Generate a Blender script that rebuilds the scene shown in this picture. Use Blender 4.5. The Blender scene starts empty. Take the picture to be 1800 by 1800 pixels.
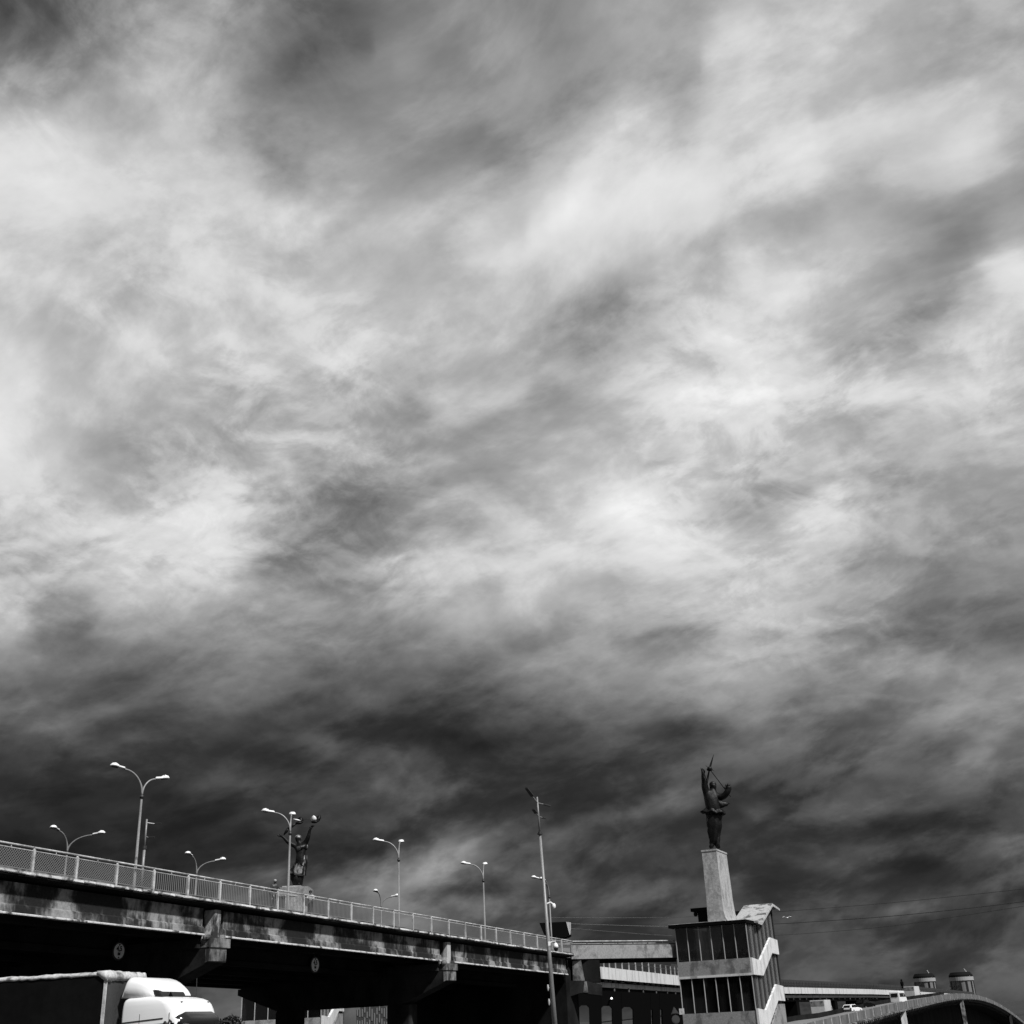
import bpy, bmesh, math, random
from math import sin, cos, radians, pi
from mathutils import Vector, Matrix
random.seed(7)
sc = bpy.context.scene
col = sc.collection

# ------------------------------------------------------------------ camera
CP, CR, CF = 0.4229, -0.0486, 2000.0          # pitch, roll, focal length for a picture 1800 wide
F_ = Vector((0, cos(CP), sin(CP))); U_ = Vector((0, -sin(CP), cos(CP))); X_ = Vector((1, 0, 0))
CX = X_ * cos(CR) + U_ * sin(CR); CU = X_ * -sin(CR) + U_ * cos(CR); EYE = Vector((0, 0, 1.6))
cam = bpy.data.objects.new('camera', bpy.data.cameras.new('camera'))
col.objects.link(cam); sc.camera = cam
cam.data.sensor_width = 36; cam.data.lens = 36 * CF / 1800
cam.data.clip_start = 0.1; cam.data.clip_end = 20000
cam.matrix_world = Matrix((
    (CX.x, CU.x, -F_.x, EYE.x), (CX.y, CU.y, -F_.y, EYE.y), (CX.z, CU.z, -F_.z, EYE.z), (0, 0, 0, 1)))

# ------------------------------------------------------------------ exposure
sc.view_settings.view_transform = 'Standard'
sc.view_settings.look = 'None'
sc.view_settings.exposure = 0.0
sc.view_settings.gamma = 1.0
sc.cycles.max_bounces = 6

# ------------------------------------------------------------------ sun
SUN_AZ, SUN_EL = radians(136), radians(48)
sl = bpy.data.lights.new('sun', 'SUN'); sl.energy = 4.6; sl.angle = radians(3); sl.color = (1, 1, 1)
sun = bpy.data.objects.new('sun', sl); col.objects.link(sun)
to_sun = Vector((sin(SUN_AZ) * cos(SUN_EL), cos(SUN_AZ) * cos(SUN_EL), sin(SUN_EL)))
sun.rotation_euler = to_sun.to_track_quat('Z', 'Y').to_euler()

# ------------------------------------------------------------------ sky: storm cloud deck over a physical sky
import numpy as np
# brightness of the cloud deck, sampled every 100 units over the view the photograph shows (0 black .. 255 white)
G='''100,112,125,143,152,126,112,138,142,130,135,150,155,182,195,192,182,168,165
142,128,145,165,138,118,122,148,142,145,140,152,168,208,197,192,182,168,178
188,178,168,192,162,130,140,146,144,142,148,188,168,203,200,188,186,190,172
216,218,200,195,184,152,170,160,157,156,186,212,213,207,217,192,185,192,160
212,216,205,208,212,203,186,194,192,186,220,216,202,196,190,194,174,155,180
208,202,197,205,206,198,202,195,195,207,194,176,178,220,212,186,166,165,210
206,194,197,206,209,192,210,195,190,188,158,162,205,228,220,176,182,204,203
230,198,192,192,198,196,193,180,183,177,165,204,226,238,226,210,200,192,186
220,205,178,176,174,190,183,166,162,168,184,192,208,206,192,180,172,176,182
192,188,192,206,214,168,136,146,172,180,202,238,222,172,186,188,163,157,160
178,172,196,204,200,146,150,180,194,198,210,206,214,190,190,168,140,148,155
196,128,170,163,155,148,130,137,160,172,163,160,160,184,174,155,128,110,103
115,108,90,98,118,104,92,92,84,104,132,148,148,158,134,128,142,140,134
78,84,76,64,62,56,58,56,58,60,66,82,80,98,96,92,96,122,124
44,40,48,44,52,54,58,72,62,60,56,66,76,70,64,76,72,78,82
32,34,36,36,46,54,58,78,98,74,70,68,66,64,62,82,58,72,86
36,38,42,60,90,90,100,118,88,84,68,66,64,58,60,68,72,64,62
60,60,62,65,80,85,85,85,75,72,62,58,58,62,68,70,68,70,74
80,80,80,80,84,84,84,82,78,72,70,66,64,64,68,70,68,70,74'''
G=np.array([[float(v) for v in l.split(',')] for l in G.split('\n')])
# cloud rolls, torn edges and breaks: centre x, y, half widths, tilt (deg, rising to the right), brightness change
B = [
(215,1235,50,9,20,14),(60,1285,50,14,0,12),(365,1238,40,16,0,12),(430,1320,40,14,0,-8),(400,1375,60,16,20,14),(560,1315,42,15,0,18),(212,1428,30,7,5,13),(275,1455,26,7,5,9),
(395,1540,26,7,10,36),(465,1535,13,8,0,34),(592,1552,34,16,25,30),(150,1500,60,8,5,-6),(100,1395,80,8,8,-6),
(760,1292,100,15,-3,-14),(690,1333,60,8,0,17),(820,1325,60,11,8,-10),(905,1334,36,9,5,14),(690,1378,55,12,25,15),(765,1396,40,15,20,13),(670,1419,30,7,0,-13),(682,1410,12,4,20,13),(850,1407,70,13,10,-10),
(640,1490,40,14,0,-12),(720,1470,60,14,-5,-10),(1000,1463,60,9,12,14),(1120,1427,90,11,14,20),(1110,1398,110,12,12,-9),(830,1481,40,8,15,14),(862,1482,22,4,0,-15),
(712,1548,50,24,20,32),(775,1520,38,20,15,32),(640,1552,30,14,20,14),(832,1560,62,11,0,-26),(880,1578,50,6,0,24),(842,1600,20,11,0,16),(905,1597,24,9,10,10),(970,1572,40,12,0,-14),(1040,1579,52,8,15,16),(1165,1556,42,9,25,18),(1120,1600,90,8,4,-9),
(1350,1260,40,11,20,12),(1480,1243,40,11,10,11),(1230,1286,60,13,0,-14),(1740,1300,52,11,42,24),(1700,1335,30,10,45,12),(1520,1343,14,8,40,11),(1325,1425,22,7,35,22),(1215,1412,42,13,10,16),(1500,1420,80,7,5,11),(1620,1438,110,11,12,-14),(1400,1460,70,9,8,8),
(1535,1491,26,7,15,16),(1572,1519,62,9,8,-20),(1720,1500,62,11,15,12),(1215,1556,30,11,0,20),(1345,1531,60,9,0,-9),(1440,1517,42,10,0,11),(1600,1595,40,8,10,11),(1730,1685,90,6,0,12),(1500,1680,70,6,-3,6),(1560,1640,80,9,0,-6),
(10,735,8,4,0,-26),(100,822,10,12,45,-16),(235,800,26,25,0,-10),(340,918,36,12,25,18),(375,890,30,11,20,14),(430,882,25,11,0,-20),(265,976,15,8,0,-15),(420,945,14,7,45,-16),(447,985,30,11,10,-17),(190,1088,14,20,0,13),(140,1122,66,13,14,-16),(40,1133,20,9,0,-15),(60,1142,12,9,20,13),
(430,1100,40,12,10,-8),(360,1160,50,25,10,-10),(725,720,12,34,-20,-14),(690,790,15,30,20,-14),(732,758,16,12,0,9),(870,862,20,11,20,-13),(742,908,32,9,20,16),(820,926,30,11,0,-9),(660,962,60,22,20,-18),(630,1003,60,12,15,9),(965,990,30,8,20,-24),(1020,952,36,10,30,10),
(1112,912,32,15,-20,16),(1152,962,18,20,0,12),(1085,1002,20,11,0,-11),(820,1080,60,18,-30,9),(905,1062,11,25,-30,11),(950,1132,60,14,10,-15),(1230,710,40,14,0,12),(1240,747,30,11,0,-13),(1350,665,26,26,40,10),
(1455,880,38,8,50,34),(1435,906,28,7,45,14),(1340,882,60,16,30,-9),(1440,1005,18,9,0,13),(1262,980,20,11,0,13),(1335,957,9,18,0,-15),(1500,982,30,12,0,-13),(1572,1036,20,14,0,15),(1550,1076,30,11,0,11),(1580,1131,60,9,10,-17),(1660,1082,80,14,12,-14),
(1600,1180,30,9,20,15),(1740,1171,60,9,5,11),(1670,981,40,7,5,-15),(1720,991,25,11,0,11),
(235,150,20,11,0,15),(310,240,32,11,-20,11),(510,96,22,13,20,-15),(380,14,30,18,0,8),(70,282,16,11,0,11),(235,235,42,14,0,-9),(725,115,15,11,0,13),(625,85,18,4,30,-15),(850,102,18,30,20,8),(960,90,30,14,40,-8),
(1090,240,36,7,35,24),(1060,281,42,8,20,20),(1160,312,26,16,0,10),(1005,372,55,12,45,24),(932,437,42,10,42,19),(980,470,50,12,40,-9),(840,350,12,7,0,13),(800,405,42,9,10,9),(780,432,32,14,0,-9),
(1258,100,8,50,-10,15),(1250,190,9,30,0,15),(1222,200,13,42,0,-16),(1400,185,6,10,0,13),(1410,262,30,24,30,11),(1340,332,20,11,30,13),(1430,362,42,14,35,-14),(1242,440,42,22,42,-14),(1300,462,12,20,30,13),(1396,502,15,30,0,11),(1575,305,22,9,40,16),(1702,250,36,11,32,14),(1660,430,52,22,45,-14),
(1060,540,62,22,42,-14),(1655,522,80,20,45,-16),(1590,562,40,13,45,-9),(1745,478,50,14,45,10),(430,602,8,25,0,9),(452,610,9,25,0,-9),(30,640,26,36,0,12),(540,420,50,12,20,7),(300,470,60,12,-25,-6),(700,520,50,10,50,-6)]
def bic(xx, yy):
    xx = np.clip(xx / 100, 0, 18); yy = np.clip(yy / 100, 0, 18)
    def w(t): return [(-t + 2 * t * t - t ** 3) / 2, (2 - 5 * t * t + 3 * t ** 3) / 2, (t + 4 * t * t - 3 * t ** 3) / 2, (-t * t + t ** 3) / 2]
    ix = np.minimum(xx.astype(int), 17); iy = np.minimum(yy.astype(int), 17); wx = w(xx - ix); wy = w(yy - iy); o = 0
    for j in range(4):
        for i in range(4):
            o = o + G[np.clip(iy + j - 1, 0, 18), np.clip(ix + i - 1, 0, 18)] * wx[i] * wy[j]
    return o
def cloud_value(px, py):
    v = bic(px, py); cx = np.clip(px, 0, 1800); cy = np.clip(py, 0, 1800)
    for x, y, sx, sy, a, d in B:
        if d == 0: continue
        a = radians(a); ex = cx - x; ey = y - cy
        l = ex * cos(a) + ey * sin(a); m = -ex * sin(a) + ey * cos(a)
        v = v + d * (1.3 if y > 1180 else 1.15) * np.exp(-(l / sx) ** 2 / 2 - (m / sy) ** 2 / 2)
    return np.clip(v, 8, 250)
# the same deck by compass direction (-36..36 deg) and elevation (-2..48 deg): one curve per 0.4 deg of elevation low down, 0.8 higher up
AZ = np.linspace(-36, 36, 65); EL = np.concatenate([np.arange(-2, 15.99, 0.4), np.arange(16, 48.01, 0.8)])
ga, ge = np.meshgrid(np.radians(AZ), np.radians(EL))
gd = np.stack([np.sin(ga) * np.cos(ge), np.cos(ga) * np.cos(ge), np.sin(ge)], -1)
gq = gd @ np.array(F_)
V = cloud_value(900 + CF * (gd @ np.array(CX)) / gq, 900 - CF * (gd @ np.array(CU)) / gq)
KK = np.exp(-((np.arange(len(EL))[:, None] - np.arange(len(EL))[None]) ** 2) * 0.9); KK /= KK.sum(1, keepdims=True)
W_ = V.copy()
for _ in range(3): W_ = W_ + 0.6 * (V - KK @ W_)
ROWS = np.clip(W_ / 255, 0, 1)
wd = bpy.data.worlds.new('World'); sc.world = wd; wd.use_nodes = True
nt = wd.node_tree; nt.nodes.clear(); N = nt.nodes; L = nt.links
def nd(tp, **kw):
    n = N.new(tp)
    for k, v in kw.items(): setattr(n, k, v)
    return n
def setin(n, i, v):
    if isinstance(v, bpy.types.NodeSocket): L.new(v, n.inputs[i])
    else: n.inputs[i].default_value = v
def mth(op, a, b=None, c=None, clamp=False):
    n = nd('ShaderNodeMath', operation=op, use_clamp=clamp)
    setin(n, 0, a)
    if b is not None: setin(n, 1, b)
    if c is not None: setin(n, 2, c)
    return n.outputs[0]
def mrange(v, a, b, c, d, smooth=True):
    n = nd('ShaderNodeMapRange', interpolation_type='SMOOTHSTEP' if smooth else 'LINEAR')
    setin(n, 0, v)
    for i, x in zip((1, 2, 3, 4), (a, b, c, d)): n.inputs[i].default_value = x
    return n.outputs[0]
tc = nd('ShaderNodeTexCoord')
nrm = nd('ShaderNodeVectorMath', operation='NORMALIZE'); L.new(tc.outputs['Generated'], nrm.inputs[0])
sep = nd('ShaderNodeSeparateXYZ'); L.new(nrm.outputs[0], sep.inputs[0])
dx, dy, dz_ = sep.outputs
# the deck seen in plan: horizontal distance along the clouds
zz = mth('ADD', mth('MAXIMUM', dz_, 0.0), 0.3)
px_ = mth('DIVIDE', dx, zz); py_ = mth('DIVIDE', dy, zz)
pl = nd('ShaderNodeCombineXYZ'); L.new(px_, pl.inputs[0]); L.new(py_, pl.inputs[1])
mp = nd('ShaderNodeMapping'); mp.vector_type = 'POINT'
mp.inputs['Rotation'].default_value = (0, 0, radians(40)); mp.inputs['Scale'].default_value = (1, 1, 1)
L.new(pl.outputs[0], mp.inputs[0])
mp2 = nd('ShaderNodeMapping'); mp2.inputs['Scale'].default_value = (0.78, 1.05, 1)
L.new(mp.outputs[0], mp2.inputs[0])
def noise(vec, scale, detail, rough, dist=0.0, out=0):
    n = nd('ShaderNodeTexNoise'); n.noise_dimensions = '3D'
    L.new(vec, n.inputs['Vector']); n.inputs['Scale'].default_value = scale
    n.inputs['Detail'].default_value = detail; n.inputs['Roughness'].default_value = rough
    n.inputs['Distortion'].default_value = dist
    return n.outputs[out]
wrp = noise(pl.outputs[0], 7.0, 6, 0.55, 0.2, 1)
ws = nd('ShaderNodeSeparateXYZ'); L.new(wrp, ws.inputs[0])
az = mth('ARCTAN2', dx, dy); el = mth('ARCSINE', dz_)
azd = mth('ADD', mth('MULTIPLY', az, 180 / pi), mth('MULTIPLY', mth('SUBTRACT', ws.outputs[0], 0.5), mrange(el, 0.0, 0.5, 1.5, 3.2)))
eld = mth('ADD', mth('MULTIPLY', el, 180 / pi), mth('MULTIPLY', mth('SUBTRACT', ws.outputs[1], 0.5), mrange(el, 0.0, 0.6, 0.9, 2.8)))
fac = mrange(azd, -36, 36, 0, 1, False)
row = mth('ADD', mrange(eld, -2, 16, 0, 45, False), mrange(eld, 16, 48, 0, 40, False))
tot = None
for i, r in enumerate(ROWS):
    cr = nd('ShaderNodeFloatCurve'); cu_ = cr.mapping.curves[0]
    vals = [float(q) for q in r]; nv = len(vals)
    cu_.points[0].location = (0, vals[0]); cu_.points[1].location = (1, vals[-1])
    for k in range(1, nv - 1): cu_.points.new(k / (nv - 1), vals[k])
    cr.mapping.update(); L.new(fac, cr.inputs[1])
    d = mth('SUBTRACT', row, float(i))
    w = mth('POWER', 0.4066, mth('MULTIPLY', d, d))
    v = mth('MULTIPLY', cr.outputs[0], w)
    ww = w
    if tot is None: tot, wt = v, ww
    else: tot = mth('ADD', tot, v); wt = mth('ADD', wt, ww)
val = mth('DIVIDE', tot, wt)
# elsewhere round the sky: the same kind of deck without the mapped brightness
gen = mth('MULTIPLY_ADD', noise(mp2.outputs[0], 1.3, 6, 0.55), 0.9, 0.03)
side = mth('MULTIPLY', mrange(mth('ABSOLUTE', azd), 35, 52, 1, 0), mrange(eld, 46, 60, 1, 0))
base = mth('ADD', mth('MULTIPLY', val, side), mth('MULTIPLY', gen, mth('SUBTRACT', 1.0, side)))
# wisps and lumps: torn-edged layers plus light catching their upper sides
def shift(vec, d):
    n = nd('ShaderNodeVectorMath', operation='ADD'); L.new(vec, n.inputs[0]); n.inputs[1].default_value = d
    return n.outputs[0]
def layer(vec, scale, detail, rough, dist, d, lo, hi, amp, relief):
    p = noise(vec, scale, detail, rough, dist); q = noise(shift(vec, d), scale, detail, rough, dist)
    e = mth('MULTIPLY', mth('SUBTRACT', mrange(p, lo, hi, 0, 1), 0.5), amp)
    return mth('ADD', e, mth('MULTIPLY', mth('SUBTRACT', p, q), relief))
ae = nd('ShaderNodeCombineXYZ')
L.new(az, ae.inputs[0])
L.new(mth('MULTIPLY', mth('SUBTRACT', el, mth('MULTIPLY', az, 0.14)), 1.9), ae.inputs[1])
up_ = mrange(el, 0.10, 0.42, 0.0, 1.0); lo_ = mth('SUBTRACT', 1.0, up_)
lay1 = layer(mp2.outputs[0], 4.6, 10, 0.58, 0.25, (0.03, -0.02, 0), 0.44, 0.57, 0.068, 0.45)
lay2 = layer(mp.outputs[0], 11.0, 9, 0.60, 0.35, (0.012, -0.01, 0), 0.46, 0.57, 0.045, 0.40)
low1 = layer(ae.outputs[0], 7.0, 10, 0.56, 0.3, (0.0, 0.03, 0), 0.44, 0.56, 0.085, 0.42)
low2 = layer(ae.outputs[0], 15.0, 8, 0.58, 0.25, (0.0, 0.014, 0), 0.46, 0.56, 0.034, 0.22)
msk = mrange(noise(mp.outputs[0], 2.4, 3, 0.5), 0.42, 0.62, 0.15, 1.0)
det = mth('ADD', mth('MULTIPLY', mth('ADD', lay1, mth('MULTIPLY', lay2, msk)), up_), mth('MULTIPLY', mth('ADD', low1, low2), lo_))
det = mth('MULTIPLY', det, mrange(base, 0.12, 0.6, 0.62, 1.0, False))
v = mth('MAXIMUM', mth('SUBTRACT', mth('ADD', base, det), .002), 0.03)
v = mth('ADD', v, mth('MULTIPLY', mth('MAXIMUM', mth('SUBTRACT', 0.20, v), 0.0), 0.38))
v = mth('SUBTRACT', v, mth('MULTIPLY', mth('MAXIMUM', mth('SUBTRACT', v, 0.84), 0.0), 0.45))
lin = mth('POWER', v, 2.2)
sky = nd('ShaderNodeTexSky', sky_type='NISHITA'); sky.sun_disc = False
sky.sun_elevation = SUN_EL; sky.sun_rotation = SUN_AZ
bw = nd('ShaderNodeRGBToBW'); L.new(sky.outputs[0], bw.inputs[0])
skyv = mth('ADD', mth('MULTIPLY', bw.outputs[0], 0.01), mth('MULTIPLY', lin, 9.9))
bg = nd('ShaderNodeBackground'); L.new(skyv, bg.inputs[0]); bg.inputs[1].default_value = 0.1
out = nd('ShaderNodeOutputWorld'); L.new(bg.outputs[0], out.inputs[0])

# ------------------------------------------------------------------ helpers
def ray(px, py): return F_ + CX * ((px - 900) / CF) - CU * ((py - 900) / CF)
def at(px, py, Y):
    d = ray(px, py); return EYE + d * (Y / d.y)
BA = 0.417
bu = Vector((sin(BA), cos(BA), 0)); bn = Vector((-cos(BA), sin(BA), 0)); BP = Vector((-24.1656, 57.3308, 0))
def deck_z(t): return 9.3665 - 0.0247 * t
def E(t, o, z): return BP + bu * t + bn * (o - 0.0000533 * t * t) + Vector((0, 0, z))
def Ed(t, o, z): return E(t, o, deck_z(t) + z)
def onplane(px, py, o):
    d = ray(px, py); k = (BP + bn * o - EYE).dot(bn) / d.dot(bn); q = EYE + d * k
    return (q - BP).dot(bu), q.z, q

ORG = {}
def tag(o, label=None, cat=None, group=None, kind=None):
    if label: o['label'] = label
    if cat: o['category'] = cat
    if group: o['group'] = group
    if kind: o['kind'] = kind
    return o
def thing(name, label, cat, loc=(0, 0, 0), group=None):
    o = bpy.data.objects.new(name, None); col.objects.link(o)
    o.location = loc; o.empty_display_size = 0.3
    ORG[o.name] = Vector(loc); return tag(o, label, cat, group)
class MB:
    """collects shapes in world coordinates, then links them as one mesh object"""
    def __init__(s): s.v = []; s.f = []
    def quad(s, *p):
        b = len(s.v); s.v += [Vector(q) for q in p]; s.f.append(tuple(range(b, b + len(p)))); return s
    def hexa(s, p):
        b = len(s.v); s.v += [Vector(q) for q in p]
        for f in ((0, 3, 2, 1), (4, 5, 6, 7), (0, 1, 5, 4), (1, 2, 6, 5), (2, 3, 7, 6), (3, 0, 4, 7)):
            s.f.append(tuple(b + i for i in f))
        return s
    def box(s, x0, x1, y0, y1, z0, z1, M=None):
        p = [Vector(q) for q in ((x0, y0, z0), (x1, y0, z0), (x1, y1, z0), (x0, y1, z0), (x0, y0, z1), (x1, y0, z1), (x1, y1, z1), (x0, y1, z1))]
        if M: p = [M @ q if isinstance(M, Matrix) else M(*q) for q in p]
        return s.hexa(p)
    def prism(s, poly, fn, a, b):
        """poly of 2d points, fn(k, x, y) -> world, k = a and b"""
        n = len(poly); B_ = len(s.v)
        s.v += [Vector(fn(a, *q)) for q in poly] + [Vector(fn(b, *q)) for q in poly]
        s.f.append(tuple(B_ + i for i in range(n))); s.f.append(tuple(B_ + n + i for i in reversed(range(n))))
        for i in range(n):
            j = (i + 1) % n; s.f.append((B_ + i, B_ + n + i, B_ + n + j, B_ + j))
        return s
    def loft(s, rings, closed=True, cap=True):
        n = len(rings[0]); B_ = len(s.v)
        for r in rings: s.v += [Vector(q) for q in r]
        for k in range(len(rings) - 1):
            for i in range(n if closed else n - 1):
                j = (i + 1) % n; a = B_ + k * n
                s.f.append((a + i, a + j, a + n + j, a + n + i))
        if cap:
            s.f.append(tuple(B_ + i for i in reversed(range(n))))
            s.f.append(tuple(B_ + (len(rings) - 1) * n + i for i in range(n)))
        return s
    def tube(s, pts, r, n=10, cap=True):
        pts = [Vector(p) for p in pts]; rs = r if isinstance(r, (list, tuple)) else [r] * len(pts)
        rings = []; ref = None
        for i, p in enumerate(pts):
            d = (pts[min(i + 1, len(pts) - 1)] - pts[max(i - 1, 0)]).normalized()
            if ref is None: ref = Vector((0, 0, 1)) if abs(d.z) < .9 else Vector((1, 0, 0))
            a = d.cross(ref).normalized(); b = d.cross(a).normalized(); ref = -b if False else ref
            rings.append([p + (a * cos(2 * pi * k / n) + b * sin(2 * pi * k / n)) * rs[i] for k in range(n)])
        return s.loft(rings, True, cap)
    def ball(s, c, rx, ry, rz, M=None, n=14, m=9):
        rings = []
        for j in range(1, m):
            th = pi * j / m
            ring = [Vector((rx * sin(th) * cos(2 * pi * k / n), ry * sin(th) * sin(2 * pi * k / n), -rz * cos(th))) for k in range(n)]
            rings.append([(M @ q if M else q) + Vector(c) for q in ring])
        return s.loft(rings)
    def build(s, name, mat, parent=None, smooth=False, bevel=0, label=None, **tg):
        o_ = ORG.get(parent.name, Vector()) if parent else Vector(tg.pop('loc', (0, 0, 0)))
        me = bpy.data.meshes.new(name)
        me.from_pydata([tuple(q - o_) for q in s.v], [], s.f); me.update()
        bm = bmesh.new(); bm.from_mesh(me); bmesh.ops.recalc_face_normals(bm, faces=bm.faces)
        if bevel: bmesh.ops.bevel(bm, geom=[e for e in bm.edges], offset=bevel, segments=2, affect='EDGES', clamp_overlap=True)
        bm.to_mesh(me); bm.free()
        if smooth:
            for p in me.polygons: p.use_smooth = True
        me.materials.append(mat)
        o = bpy.data.objects.new(name, me); col.objects.link(o)
        if parent: o.parent = parent
        else: o.location = o_
        ORG[o.name] = o_
        if label: o['label'] = label
        return tag(o, **{k: v for k, v in tg.items() if k in ('cat', 'group', 'kind')})
def copy_tree(o, loc=None, rz=None, parent=None):
    c = o.copy(); col.objects.link(c); c.parent = parent
    ORG[c.name] = Vector(loc) if loc is not None else ORG.get(o.name, Vector())
    for ch in list(o.children): copy_tree(ch, parent=c)
    if loc is not None: c.location = loc
    if rz is not None: c.rotation_euler = (0, 0, rz)
    return c

# ------------------------------------------------------------------ materials
def new_mat(name, v=0.3, rough=0.6, metal=0.0, spec=0.5):
    m = bpy.data.materials.new(name); m.use_nodes = True; b = m.node_tree.nodes['Principled BSDF']
    b.inputs['Base Color'].default_value = (v, v, v, 1); b.inputs['Roughness'].default_value = rough
    b.inputs['Metallic'].default_value = metal; b.inputs['Specular IOR Level'].default_value = spec
    return m
def weathered(name, light, dark, scale=0.5, streak=0.25, lo=0.42, hi=0.6, rough=0.85, bump=0.3, fine=14, metal=0.0, spec=0.3, mid=None, drip=0):
    """two tones of the same surface mixed by patchy, downward-running stains"""
    m = new_mat(name, light, rough, metal, spec); t = m.node_tree; n = t.nodes; l = t.links; b = n['Principled BSDF']
    tc_ = n.new('ShaderNodeTexCoord'); mp_ = n.new('ShaderNodeMapping'); l.new(tc_.outputs['Object'], mp_.inputs[0])
    mp_.inputs['Scale'].default_value = (1, 1, streak)
    a = n.new('ShaderNodeTexNoise'); a.inputs['Scale'].default_value = scale; a.inputs['Detail'].default_value = 9; a.inputs['Roughness'].default_value = 0.62; a.inputs['Distortion'].default_value = 0.3
    l.new(mp_.outputs[0], a.inputs['Vector'])
    r = n.new('ShaderNodeValToRGB'); e = r.color_ramp.elements
    e[0].position = lo; e[1].position = hi; e[0].color = (dark,) * 3 + (1,); e[1].color = (light,) * 3 + (1,)
    if mid is not None:
        q = e.new((lo * 2 + hi) / 3); q.color = (mid,) * 3 + (1,)
    if drip:
        m2_ = n.new('ShaderNodeMapping'); l.new(tc_.outputs['Object'], m2_.inputs[0]); m2_.inputs['Scale'].default_value = (1, 1, 0.10)
        d_ = n.new('ShaderNodeTexNoise'); d_.inputs['Scale'].default_value = 3.2; d_.inputs['Detail'].default_value = 7; d_.inputs['Roughness'].default_value = 0.6; l.new(m2_.outputs[0], d_.inputs['Vector'])
        e_ = n.new('ShaderNodeMath'); e_.operation = 'MULTIPLY_ADD'; l.new(d_.outputs[0], e_.inputs[0]); e_.inputs[1].default_value = drip; l.new(a.outputs[0], e_.inputs[2])
        f_ = n.new('ShaderNodeMath'); f_.operation = 'SUBTRACT'; l.new(e_.outputs[0], f_.inputs[0]); f_.inputs[1].default_value = drip * .5; l.new(f_.outputs[0], r.inputs[0])
    else: l.new(a.outputs[0], r.inputs[0])
    c = n.new('ShaderNodeTexNoise'); c.inputs['Scale'].default_value = fine; c.inputs['Detail'].default_value = 6; c.inputs['Roughness'].default_value = 0.65
    l.new(tc_.outputs['Object'], c.inputs['Vector'])
    mr = n.new('ShaderNodeMapRange'); mr.inputs[3].default_value = 0.72; mr.inputs[4].default_value = 1.22; mr.inputs[1].default_value = 0.3; mr.inputs[2].default_value = 0.7
    l.new(c.outputs[0], mr.inputs[0])
    mx = n.new('ShaderNodeMix'); mx.data_type = 'RGBA'; mx.blend_type = 'MULTIPLY'; mx.inputs[0].default_value = 1
    l.new(r.outputs[0], mx.inputs[6]); l.new(mr.outputs[0], mx.inputs[7]); l.new(mx.outputs[2], b.inputs['Base Color'])
    bp = n.new('ShaderNodeBump'); bp.inputs['Strength'].default_value = bump; bp.inputs['Distance'].default_value = 0.04
    l.new(c.outputs[0], bp.inputs['Height']); l.new(bp.outputs[0], b.inputs['Normal'])
    return m
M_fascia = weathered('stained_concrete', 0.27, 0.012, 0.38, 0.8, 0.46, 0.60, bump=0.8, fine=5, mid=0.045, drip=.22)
M_lip = weathered('chipped_concrete', 0.60, 0.06, 1.6, 1, 0.36, 0.5, bump=0.6, fine=12)
M_under = weathered('dark_shaded_concrete', 0.018, 0.006, 0.25, 0.6, 0.4, 0.6, spec=.08, bump=0.4)  # near-black colour stands in for the shade under the decks
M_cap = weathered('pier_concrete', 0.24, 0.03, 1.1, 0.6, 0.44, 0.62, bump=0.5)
M_capdark = weathered('pier_concrete_shaded', 0.032, 0.010, 0.5, 0.6, 0.4, 0.62, spec=.1, bump=0.5)  # darker copy of the pier concrete, shade put into its colour
M_pilaster = weathered('patched_concrete', 0.45, 0.03, 0.9, 0.35, 0.48, 0.58, bump=0.5)
M_parapet = weathered('plastered_parapet', 0.27, 0.13, 0.9, 0.8, 0.36, 0.5, bump=0.5, fine=7)
M_white = weathered('whitewashed_concrete', 0.62, 0.30, 0.9, 0.12, 0.3, 0.5, bump=0.2, drip=.4)
M_band = weathered('sunlit_band', 0.66, 0.42, 1.2, 0.4, 0.34, 0.52, bump=0.2, drip=.3)  # paler than the front band: sunlight on the right face put into colour
M_plinth = weathered('pedestal_plaster', 0.40, 0.24, 1.1, 0.5, 0.34, 0.52, bump=0.5, fine=4, drip=.4)
M_roof = weathered('peeling_roof_sheet', 0.42, 0.10, 0.9, 1, 0.40, 0.50, bump=0.3, fine=5)
M_rail = weathered('painted_rail', 0.54, 0.26, 2, 1, 0.35, 0.6, rough=0.5, bump=0.1)
M_bar = new_mat('rail_bars', 0.20, 0.6)
M_pole = weathered('galvanised_pole', 0.30, 0.18, 1.5, 0.2, 0.35, 0.6, rough=0.45, bump=0.05, metal=0.2)
M_darkmetal = new_mat('dark_metal', 0.03, 0.5)
M_lampwhite = new_mat('lamp_housing', 0.85, 0.3)
M_lens = new_mat('lamp_lens', 0.10, 0.2)
M_bronze = weathered('bronze', 0.014, 0.003, 1.6, 0.5, 0.47, 0.68, rough=0.5, bump=0.9, fine=4, metal=0.1, spec=0.25)
M_silver = new_mat('white_and_lit_metal', 0.85, 0.35)
M_asphalt = weathered('asphalt', 0.06, 0.035, 0.6, 1, 0.3, 0.6)
M_ground = weathered('bare_ground', 0.07, 0.03, 0.2, 1, 0.3, 0.6)
M_black = new_mat('black_rubber', 0.015, 0.7)
M_steelwhite = new_mat('truck_white', 0.82, 0.22)
M_tarp = weathered('black_tarpaulin', 0.006, 0.003, 0.7, 0.4, 0.3, 0.6, spec=.08, rough=0.6, bump=0.2, fine=3)
M_tarpedge = weathered('crumpled_tarp_edge', 0.55, 0.16, 2.2, 1, 0.36, 0.5, rough=0.5, bump=0.8, fine=6)
M_bulk = weathered('grey_bulkhead', 0.055, 0.04, 1, 0.3, 0.3, 0.6, rough=0.6, bump=0.1)
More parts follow.
